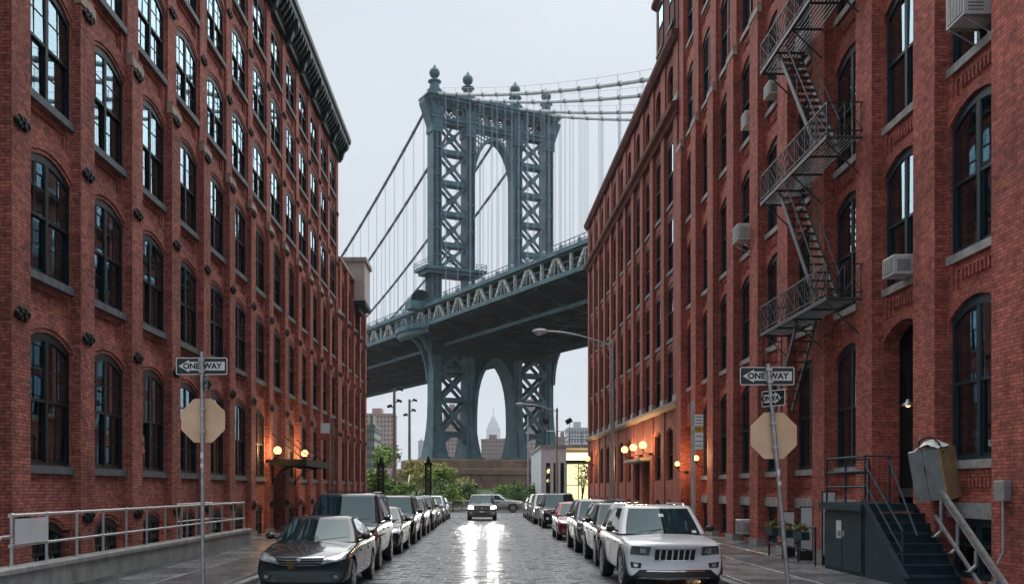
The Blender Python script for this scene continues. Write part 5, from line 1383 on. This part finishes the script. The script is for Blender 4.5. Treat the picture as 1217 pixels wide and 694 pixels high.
# ---- deck
Y0, Y1 = -150.0, 205.0
NT, FT = -3.9, 33.0                   # truss lines
MB().box(NT-.9, FT+.9, Y0, Y1, E+39.3, E+39.9).build('upper_roadway', SBD, br)
MB().box(NT-.4, FT+.4, Y0, Y1, E+34.9, E+35.4).build('lower_roadway', SBD, br)
MB().box(-5.2, NT-.36, Y0, Y1, E+35.3, E+35.75).build('walkway', SB, br)
MB().box(FT+.41, 34.2, Y0, Y1, E+35.3, E+35.75).build('walkway', SB, br)
MB().box(-5.35, -5.2, Y0, Y1, E+35.0, E+35.8).build('edge_girder', SB, br)
MB().box(34.2, 34.35, Y0, Y1, E+34.6, E+35.9).build('edge_girder', SB, br)
PN = 9.6
npn = int((Y1-Y0)/PN)
fbm = MB(); fbm.prism([(-5.1, E+34.55), (-5.1, E+34.9), (34.1, E+34.9), (34.1, E+34.55), (29.5, E+32.4), (-.5, E+32.4)], ID, -.3, .3); fb = fbm.mesh('floor_beam')
bkt = MB(); bkt.bar((-5.0, 0, E+34.6), (-1.0, 0, E+32.3), .3, .35); bm2 = bkt.mesh('walkway_bracket')
vt = MB().box(-.25, .25, -.2, .2, E+35.6, E+39.3).mesh('truss_post')
dg = MB()
for s in (-1, 1):
    dg.bar((0, s*3.1, E+35.6), (0, s*.5, E+39.2), .42, .55, (0, 0, 1)); dg.bar((0, s*.9, E+35.6), (0, s*.25, E+39.2), .2, .12, (0, 0, 1))
dg.box(-.3, .3, -.8, .8, E+38.7, E+39.25)
dgm = dg.mesh('truss_diagonal')
for k in range(npn+1):
    y = Y0 + k*PN
    obj('floor_beam', fb, SBD, br, (0, y, 0))
    for t in (NT, FT):
        obj('truss_post', vt, SP, br, (t, y, 0))
        if y+PN/2 < Y1: obj('truss_diagonal', dgm, SP, br, (t, y+PN/2, 0))
for t in (NT, FT):
    m = MB(); m.box(t-.35, t+.35, Y0, Y1, E+39.0, E+39.28); m.box(t-.35, t+.35, Y0, Y1, E+35.2, E+35.7); m.build('truss_chord', SB, br)
for t in (2.5, 9.0, 15.0, 21.0, 27.0): MB().box(t-.2, t+.2, Y0, Y1, E+32.6, E+34.88).build('stringer', SBD, br)
MB().box(1.0, 1.5, Y0, Y1, E+31.75, E+32.35).build('lower_chord', SB, br); MB().box(27.5, 28.0, Y0, Y1, E+31.2, E+32.45).build('lower_chord', SB, br)
m = MB()                                              # lateral bracing seen from below
for k in range(npn):
    y = Y0+k*PN; m.bar((1.2, y, E+32.0), (27.8, y+PN, E+32.0), .25, .25); m.bar((27.8, y, E+32.0), (1.2, y+PN, E+32.0), .25, .25)
    m.bar((-5.1, y, E+34.7), (-.8, y+PN, E+34.7), .2, .2)
m.build('lateral_bracing', SBD, br)
m = MB()                                              # curtain of small fringe plates under the far edge
k = Y0
while k < Y1: m.box(33.6, 34.0, k, k+1.2, E+33.4, E+34.7); k += 2.4
m.build('far_fringe', SBD, br)
def fence(x, z0, z1, step, name, yb0=Y0, yb1=Y1):
    m = MB()
    for zz in (z0+.35*(z1-z0), z1): m.bar((x, yb0, zz), (x, yb1, zz), .09, .12)
    k = yb0
    while k <= yb1: m.bar((x, k, z0), (x, k, z1), .07, .07, (0, 1, 0)); k += step
    return m.build(name, SB, br)
fence(-5.25, E+35.75, E+37.3, 1.5, 'walkway_railing'); fence(NT-.85, E+39.9, E+41.0, 1.45, 'roadway_railing')
fence(34.25, E+35.75, E+37.3, 1.6, 'walkway_railing'); fence(FT+.85, E+39.9, E+41.0, 2.2, 'roadway_railing')
MB().box(NT-.98, NT-.91, Y0, Y1, E+39.25, E+40.0).build('fascia', SB, br)
# walkway bay and hood where the path swings round the near column
m = MB(); pl = [(-5.1, -8.5), (-7.4, -5.2), (-8.1, -2.0), (-8.1, 2.0), (-7.4, 5.2), (-5.1, 8.5)]
m.prism(pl, lambda x, y, z: (x, y, z), E+34.7, E+35.8); m.prism([(x*.9-.4, y*.92) for x, y in pl], lambda x, y, z: (x, y, z), E+33.6, E+34.7); bay = m.build('walkway_bay', SB, br)
m = MB()
for a, b_ in zip(pl, pl[1:]):
    for zz in (36.4, 37.3): m.bar((*a, E+zz), (*b_, E+zz), .12, .12)
    for q in range(5): u = q/5; m.bar((a[0]+(b_[0]-a[0])*u, a[1]+(b_[1]-a[1])*u, E+35.8), (a[0]+(b_[0]-a[0])*u, a[1]+(b_[1]-a[1])*u, E+37.3), .14, .14, (0, 1, 0))
m.build('bay_railing', SB, bay)
m = MB(); n = 12                                      # hooded shelter: half dome over the path
for k in range(n):
    for j in range(5):
        def hp(u, v): return (-5.2-2.4*math.cos(math.pi*u), -1.0-3.4*math.cos(v*math.pi/2), E+40.9+2.5*math.sin(math.pi*u)*(1-.85*v*v))
        m.add([hp(k/n, j/5), hp((k+1)/n, j/5), hp((k+1)/n, (j+1)/5), hp(k/n, (j+1)/5)], [(0, 1, 2, 3)])
m.box(-7.6, -2.8, -4.4, -.95, E+39.2, E+40.98); m.build('hood', SB, br, smooth=40)
# curved knee brackets carrying the deck edge past the outer legs
for s, t, xe in ((-1, CT[0]-1.2, -6.5), (1, CT[3]+1.2, 34.0)):
    for y in (-1.8, 1.8):
        m = MB(); n = 10; L = abs(xe-t); H = 9.5
        o_ = [(t+s*L*(1-math.cos(math.pi/2*i/n)), E+24.5+H*math.sin(math.pi/2*i/n)) for i in range(n+1)]
        i_ = [(x - s*.75*math.cos(math.pi/2*i/n)*1.0, z+.75*math.sin(math.pi/2*i/n)*1.0) for i, (x, z) in enumerate(o_)]
        for i in range(n): m.prism([o_[i], o_[i+1], i_[i+1], i_[i]], ID, y-.4, y+.4)
        for i in range(2, n, 2): m.bar((o_[i][0], y, o_[i][1]), (o_[i][0], y, E+34.6), .3, .2, (0, 1, 0)); m.bar((t, y, o_[i][1]+1), (o_[i][0], y, o_[i][1]), .2, .25)
        m.build('knee_bracket', SB, br)
# heavy cross girder between the legs under the deck
m = MB(); m.box(-1.5, 30.5, -2.4, -1.9, E+29.8, E+33.0); m.box(-1.5, 30.5, 1.9, 2.4, E+29.8, E+33.0); m.build('cross_girder', SBD, br)

# ---- main cables and suspenders
ZT = E+88.6
bandm = [MB().tube((0, -.35, 0), (0, .35, 0), r_, 8).mesh('cable_band', True) for r_ in (.42, .43)]
def zc(y):                             # cable height along the deck
    return ZT - .43*y + .43/448*y*y if y >= 0 else ZT - .384*(-y) + .00072*y*y
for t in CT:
    for nm, ys, mm, r in (('main_cable', [4.5*k for k in range(0, 46)], M['cable_dark'], .34), ('main_cable', [-4.5*k for k in range(0, 32)], M['cable_pale'], .35)):  # backlight on the main span, side light on the side span put into the colour
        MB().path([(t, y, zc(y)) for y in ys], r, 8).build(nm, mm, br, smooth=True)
    hand = MB()
    y = -132.0; prev = None
    while y <= 200:
        if abs(y) > 3:
            q = MB(); zt_ = zc(y)
            for o_ in (-.22, .22): q.tube((t, y+o_, zt_), (t, y+o_, E+39.9), .032, 5, caps=False)
            q.lathe([(.06, 41.6), (.36, 42.2), (.40, 42.8), (.12, 43.1), (.06, 43.15)], (t, y, E), 8)
            q.build('suspender', M['suspender'], br)
            obj('cable_band', bandm[y < 0], M['cable_dark'], br, (t, y, zt_), (math.atan((zc(y+.3)-zc(y-.3))/.6), 0, 0))
            if y < 0:
                hand.tube((t-.5, y, zt_), (t-.5, y, zt_+1.3), .05, 5)
                if prev is not None: hand.tube((t-.5, prev, zc(prev)+1.3), (t-.5, y, zt_+1.3), .035, 5)
                prev = y
        y += 6.0
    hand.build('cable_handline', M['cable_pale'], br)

# ------------------------------------------------------------------ the end of the street: bushes, trees, wall, posts, stairs, pale building
rnd = random.Random(21)
def tree(label, loc, h, r, leaf, n, kind='tree', group=None, trunk_h=.45, size=.2, squash=.8, lobes=7):
    t = thing('tree' if kind == 'tree' else 'bush', label, kind, loc, rnd.uniform(0, 6), group)
    tr = MB(); th = h*trunk_h
    tr.tube((0, 0, -.3), (0, 0, th*.6), h*.028, 8, h*.02); tr.tube((0, 0, th*.6), (rnd.uniform(-.2, .2), 0, th), h*.02, 8, h*.015)
    cr = MB()
    for k in range(lobes):
        a = rnd.uniform(0, 6.28); rr = r*rnd.uniform(.15, .72); zc_ = h*rnd.uniform(trunk_h*.75+.12, .93)
        c = (rr*math.cos(a), rr*math.sin(a), zc_)
        tr.tube((0, 0, th*rnd.uniform(.5, 1)), (c[0]*.8, c[1]*.8, c[2]), h*.011, 6, h*.004)
        lr = r*rnd.uniform(.32, .58)
        leaf_cloud(cr, c, (lr, lr, lr*squash), n//lobes, size, rnd)
    tr.build('trunk', M['bark'], t); cr.build('crown', M[leaf], t)
    return t
trees = [('bright green young tree beside the far end of the left brick wall', (-9.9, 88, 0), 4.9, 1.9, 'leaf_green', 1500, 'tree'),
         ('light olive bushy tree between the wooden pole and the bridge leg', (-5.6, 99, .3), 4.7, 2.3, 'leaf_olive', 1500, 'tree'),
         ('pale feathery tree left of the nearest wooden pole', (-7.0, 101, .3), 5.0, 2.0, 'leaf_olive', 1000, 'tree'),
         ('leafy green tree right behind the black post', (-3.9, 96, .3), 3.6, 1.7, 'leaf_green', 1200, 'tree'),
         ('tall loose tree standing behind the first black post', (-11.2, 104, .3), 6.2, 2.4, 'leaf_green', 1500, 'tree')]
for lab, loc, h, r, leaf, n, kd in trees: tree(lab, loc, h, r, leaf, n, kd, 'trees beyond the end of the street', size=.19)
bushes = [(-10.4, 86.5, 2.6, 1.8, 'leaf_dark'), (-7.4, 88, 2.3, 1.6, 'leaf_green'), (-5.0, 90, 2.6, 1.7, 'leaf_dark'), (-3.0, 92, 2.2, 1.5, 'leaf_green'), (-8.8, 92, 3.2, 1.8, 'leaf_dark'),
          (-1.0, 104, 2.3, 1.9, 'leaf_dark'), (1.6, 106, 2.2, 1.8, 'leaf_green'), (3.9, 101, 2.1, 2.0, 'leaf_dark'), (5.6, 104, 2.4, 1.8, 'leaf_dark'), (-2.6, 108, 2.6, 2.0, 'leaf_olive'), (7.4, 108, 2.5, 2.0, 'leaf_green')]
blab = ['dark green bush against the end of the left brick wall', 'fresh green bush between the two black posts', 'dark rounded bush just behind the right black post', 'fresh green bush to the right of the black posts', 'dark bush below the pale stairs',
        'low dark bush hidden behind the oncoming car', 'light green bush on the bank under the bridge arch', 'dark bush above the crossing silver hatchback', 'dark bush at the foot of the white building', 'olive bush on the bank under the left bridge leg', 'light green bush farthest right, behind the white building']
for k, (x, y, h, r, leaf) in enumerate(bushes):
    tree(blab[k], (x, y, .2), h, r, leaf, 900, 'bush', 'bushes at the end of the street', .3, .15, .8, 6)
# grassy bank
bk = MB(); nx, ny = 24, 10
for j in range(ny+1):
    for i in range(nx+1):
        x = -70 + 140*i/nx; y = 95 + 95*j/ny
        u = j/ny; bk.v.append((x, y, -.03 + 2.0*(u*u*(3-2*u)) + (rnd.uniform(-.12, .12) if 0 < j else 0)))
bk.f = [(j*(nx+1)+i, j*(nx+1)+i+1, (j+1)*(nx+1)+i+1, (j+1)*(nx+1)+i) for j in range(ny) for i in range(nx)]
tag(bk.build('lawn_bank', M['grass'], smooth=60), kind='structure')
gt = MB()
for _ in range(9000):
    y = 95 + 50*rnd.random()**1.3; x = rnd.uniform(-16, 18)
    u = (y-95)/95; z = 2.0*(u*u*(3-2*u)) - .05
    h = rnd.uniform(.25, .6); dx, dy = rnd.gauss(0, .15), rnd.gauss(0, .15); w = .06
    gt.add([(x-w, y, z), (x+w, y, z), (x+dx, y+dy, z+h)], [(0, 1, 2)])
tag(gt.build('grass', M['leaf_dark']), 'tufted grass and low weeds growing on the bank before the pier', 'grass', kind='stuff')
# low concrete barriers at the end of the road
bmsh = MB().prism([(-.30, 0), (-.30, .1), (-.12, .35), (-.09, .85), (.09, .85), (.12, .35), (.30, .1), (.30, 0)], lambda d, z, a: (a, d, z), -1.5, 1.5).mesh('barrier')
for k in range(7):
    t = obj('concrete_barrier', bmsh, M['stone_grey'], None, (-13.0+k*3.08, 94.2, 0))
    tag(t, ['concrete barrier at the left end of the row, by the brick wall', 'concrete barrier behind the left black post', 'concrete barrier at the foot of the pale stairs', 'concrete barrier behind the right black post', 'concrete barrier just left of the oncoming car', 'concrete barrier behind the oncoming car', 'concrete barrier behind the crossing silver hatchback'][k], 'barrier', 'concrete barriers at the street end')
# black lattice posts
for k, (x, y) in enumerate(((-8.45, 80.5), (-4.55, 79.3))):
    t = thing('iron_post', 'black lattice iron post nearer the left brick wall' if k == 0 else 'black lattice iron post in front of the green tree', 'post', (x, y, .1), 0, 'black iron posts at the street end')
    m = MB(); m.box(-.28, .28, -.28, .28, 0, .5)
    for sx in (-.2, .2):
        for sy in (-.2, .2): m.box(sx-.05, sx+.05, sy-.05, sy+.05, .5, 3.9)
    for q in range(10):
        z = .5+q*.34
        for a, b_ in (((-.2, -.2), (.2, -.2)), ((.2, -.2), (.2, .2)), ((.2, .2), (-.2, .2)), ((-.2, .2), (-.2, -.2))):
            m.bar((*a, z), (*b_, z+.34), .05, .06); m.bar((*b_, z), (*a, z+.34), .05, .06)
    m.build('shaft', M['black_iron'], t)
    m = MB(); m.box(-.3, .3, -.3, .3, 3.85, 4.05); m.lathe([(.2, 4.05), (.16, 4.3), (.05, 4.6)], (0, 0, 0), 8); m.build('finial', M['black_iron'], t)
# stairs with white rails in the bushes
t = thing('park_stairs', 'flight of pale stairs with white pipe rails among the bushes', 'steps', (-8.2, 93.5, 0))
m = MB().box(-1.2, 1.2, 0, .4, 0, .2).mesh('stair_step')
for k in range(12): obj('stair_step', m, M['stone_grey'], t, (-.5+k*-.0, k*.4, k*.2))
for s in (-1.2, 1.2):
    m = MB(); m.path([(-.5+s, -.2, 1.0), (-.5+s, 4.8, 3.4)], .05); m.path([(-.5+s, -.2, .6), (-.5+s, 4.8, 3.0)], .04)
    for q in (0, 2.4, 4.8): m.tube((-.5+s, q, q*.5), (-.5+s, q, q*.5+1.0), .04)
    m.build('rail', M['sign_white'], t, smooth=True)
t = thing('litter_bin', 'blue bin by the foot of the black post', 'bin', (-5.3, 82.0, .2))
M['blue_bin'] = mat('blue_bin', (.03, .12, .32), .5)
MB().lathe([(.30, 0), (.34, .9), (.37, .92), (.37, 1.0)], (0, 0, 0), 12).build('body', M['blue_bin'], t, smooth=40)
MB().lathe([(.38, 1.0), (.30, 1.15), (.05, 1.22)], (0, 0, 0), 12).build('lid', M['blue_bin'], t, smooth=40)
t = thing('mailbox', 'blue post box on the pavement beside the factory doors', 'mailbox', (7.85, 58.5, .2))
MB().bevbox(-.3, .3, -.3, .3, .25, 1.3, .12).build('body', M['blue_bin'], t)
m = MB(); [m.box(a-.04, a+.04, b-.04, b+.04, 0, .25) for a in (-.24, .24) for b in (-.24, .24)]; m.build('leg', M['blue_bin'], t)

# white low building with lit glass front
wb = thing('low_white_building', 'low white building with a warmly lit glass front at the street end', 'building', (6.0, 93.0, 0))
m = MB()
holes = [(-.35, .05), (.35, .75), (1.0, 1.35)]
xs = [-.8, -.35, .05, .35, .75, 1.0, 1.35, 1.55]
for a, b in zip(xs, xs[1:]):
    if any(abs(a-h0) < .01 for h0, h1 in holes): m.box(a, b, 0, .3, 0, 1.6); m.box(a, b, 0, .3, 4.5, 5.9)
    else: m.box(a, b, 0, .3, 0, 5.9)
m.box(-.8, -.5, .3, 20, 0, 5.9); m.box(1.25, 1.55, .3, 1.0, 0, 5.9); m.build('wall', M['white_paint'], wb)
for h0, h1 in holes:
    w = MB(); w.box(h0, h0+.05, .1, .2, 1.6, 4.5); w.box(h1-.05, h1, .1, .2, 1.6, 4.5); w.box(h0+.05, h1-.05, .1, .2, 1.6, 1.7); w.box(h0+.05, h1-.05, .1, .2, 4.4, 4.5); w.box(h0+.05, h1-.05, .1, .2, 3.0, 3.08)
    wo_ = w.build('window', M['frame_dark'], wb); MB().box(h0+.05, h1-.05, .14, .15, 1.7, 4.4).build('pane', M['car_glass'], wo_)
MB().box(-.9, 8.5, -.1, 20, 5.9, 6.2).build('roof', M['stone_grey'], wb)
m = MB(); m.box(1.55, 8.4, 4.0, 4.1, 0, 5.6); m.box(8.3, 8.4, 1.0, 4.0, 0, 5.6); m.build('room_wall', emit_mat('warm_room', (1.0, .72, .36), 1.15), wb)
m = MB(); m.box(1.55, 8.4, 1.0, 4.0, .0, .12); m.build('floor', M['beige'], wb)
m = MB(); m.box(1.55, 8.5, -.4, 1.1, 4.5, 4.75); m.build('awning', M['frame_dark'], wb)
for k in range(7):
    x = 1.6+k*1.12
    f = MB(); f.box(x, x+.08, .9, 1.0, 0, 4.5); f.box(x+.08, x+1.12, .9, 1.0, 4.4, 4.5); f.box(x+.08, x+1.12, .9, 1.0, 2.4, 2.47); f.box(x+.08, x+1.12, .9, 1.0, .0, .3)
    fo = f.build('glazing_frame', M['frame_dark'], wb); MB().add([(x+.08, .95, .3), (x+1.12, .95, .3), (x+1.12, .95, 4.4), (x+.08, .95, 4.4)], [(0, 1, 2, 3)]).build('pane', M['glass'], fo)
for k in range(3): MB().ball((2.6+k*1.9, 2.2, 3.6), .16, 8, 6).build('ceiling_lamp', M['globe'], wb)
rt = MB(); 
for k in range(6): rt.bar((2+k*1.2, 2, 6.2), (2+k*1.2, 2, 7.4), .06, .06, (0, 1, 0))
for z in (6.8, 7.4): rt.bar((2, 2, z), (8, 2, z), .06, .06)
rt.build('roof_railing', M['frame_blue'], wb)
t = tree('thin dark tree with bare twigs in front of the lit glass', (8.6, 88.5, .15), 4.2, 1.5, 'leaf_dark', 350, 'tree', None, .5, .12)

# ------------------------------------------------------------------ far buildings
def tower_block(label, px, py_top, px_w, Y, depth, c, rows, cols, name='apartment_block', wc=(.10, .11, .12), base_y=575):
    s = 1183/Y; x0 = (px-577)/s; w = px_w/s; h = E + (581-py_top)/s
    t = thing(name, label, 'building', (x0, Y, 0))
    MB().box(0, w, 0, depth, -1, h).build('wall', far_wall_mat('far_wall', c), t)
    m = MB(); m.box(-.3, w+.3, -.3, depth+.3, h, h+1.0); m.box(w*.3, w*.6, depth*.2, depth*.7, h+1, h+4.5); m.build('roof', far_wall_mat('far_roof', tuple(q*.8 for q in c)), t)
    b = MB(); fh = h/rows; fw = w/cols
    for r_ in range(rows):
        for q in range(cols):
            b.box(q*fw+fw*.25, q*fw+fw*.75, -.06, .1, r_*fh+fh*.35, r_*fh+fh*.8)
        n_ = max(2, int(depth/w*cols))
        for q in range(n_):
            for xx in (-.06, w-.04): b.box(xx, xx+.1, (q+.25)*depth/n_, (q+.7)*depth/n_, r_*fh+fh*.35, r_*fh+fh*.8)
    tag(b.build('window_grid', mat('far_window', wc, .3, vary=.5, scale=.2), t), kind='stuff')
    return t
tower_block('red and cream brick apartment block behind the left trees', 430, 493, 38, 610, 22, (.52, .37, .32), 17, 9)  # haze put into the wall colours of the brick blocks, paler than the brick
tower_block('brown brick apartment slab seen through the left bay of the bridge leg', 527, 487, 22, 700, 25, (.38, .29, .27), 20, 5)
tower_block('taller brown block seen through the right bay of the bridge leg', 626, 476, 20, 720, 25, (.40, .30, .28), 20, 5)
tower_block('low brown block under the spired skyscraper seen through the bridge arch', 572, 523, 31, 760, 25, (.34, .25, .24), 13, 9)
tower_block('stepped brown wing beside the low block within the bridge arch', 590, 527, 22, 800, 25, (.36, .26, .25), 12, 6)
tower_block('white gridded high-rise right of the bridge above the white building', 675, 510, 27, 560, 20, (.60, .62, .64), 13, 8, wc=(.14, .17, .20))
tower_block('small brown block at the foot of the white high-rise', 664, 521, 12, 620, 20, (.33, .24, .21), 10, 4)
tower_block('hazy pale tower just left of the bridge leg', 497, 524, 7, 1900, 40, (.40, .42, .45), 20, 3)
tower_block('grey green block low beside the left brick wall', 436, 508, 9, 330, 20, (.34, .38, .33), 8, 3)
# spired skyscraper with setbacks
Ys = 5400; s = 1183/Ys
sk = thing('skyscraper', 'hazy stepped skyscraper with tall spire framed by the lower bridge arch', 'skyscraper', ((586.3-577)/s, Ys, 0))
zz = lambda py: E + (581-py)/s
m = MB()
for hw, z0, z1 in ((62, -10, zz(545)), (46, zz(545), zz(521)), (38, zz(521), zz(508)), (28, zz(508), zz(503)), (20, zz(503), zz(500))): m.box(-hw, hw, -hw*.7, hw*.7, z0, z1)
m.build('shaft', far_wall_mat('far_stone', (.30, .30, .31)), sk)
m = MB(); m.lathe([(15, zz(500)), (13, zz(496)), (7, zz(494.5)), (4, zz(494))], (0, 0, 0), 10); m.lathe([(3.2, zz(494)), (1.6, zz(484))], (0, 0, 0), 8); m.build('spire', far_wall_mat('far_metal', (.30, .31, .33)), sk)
m = MB()
for k in range(9):
    for hw, z0, z1 in ((46, zz(545), zz(521)), (38, zz(521), zz(508))):
        m.box(-hw+hw*2*(k+.3)/9, -hw+hw*2*(k+.7)/9, -hw*.7-.8, -hw*.7+.5, z0, z1-6)
tag(m.build('window_strips', far_wall_mat('far_strip', (.14, .15, .17)), sk), kind='stuff')

# ------------------------------------------------------------------ damp evening air
hz = MB().box(-4400, 4400, -400, 8200, -7.0, 520).build('haze', None)
hm = bpy.data.materials.new('haze'); hm.use_nodes = True; ht = hm.node_tree; ht.nodes.clear()
pv = ht.nodes.new('ShaderNodeVolumePrincipled'); pv.inputs['Color'].default_value = (.90, .94, 1, 1); pv.inputs['Density'].default_value = .00013; pv.inputs['Anisotropy'].default_value = .2
ho = ht.nodes.new('ShaderNodeOutputMaterial'); ht.links.new(pv.outputs[0], ho.inputs['Volume'])
hz.data.materials.append(hm); tag(hz, kind='stuff')
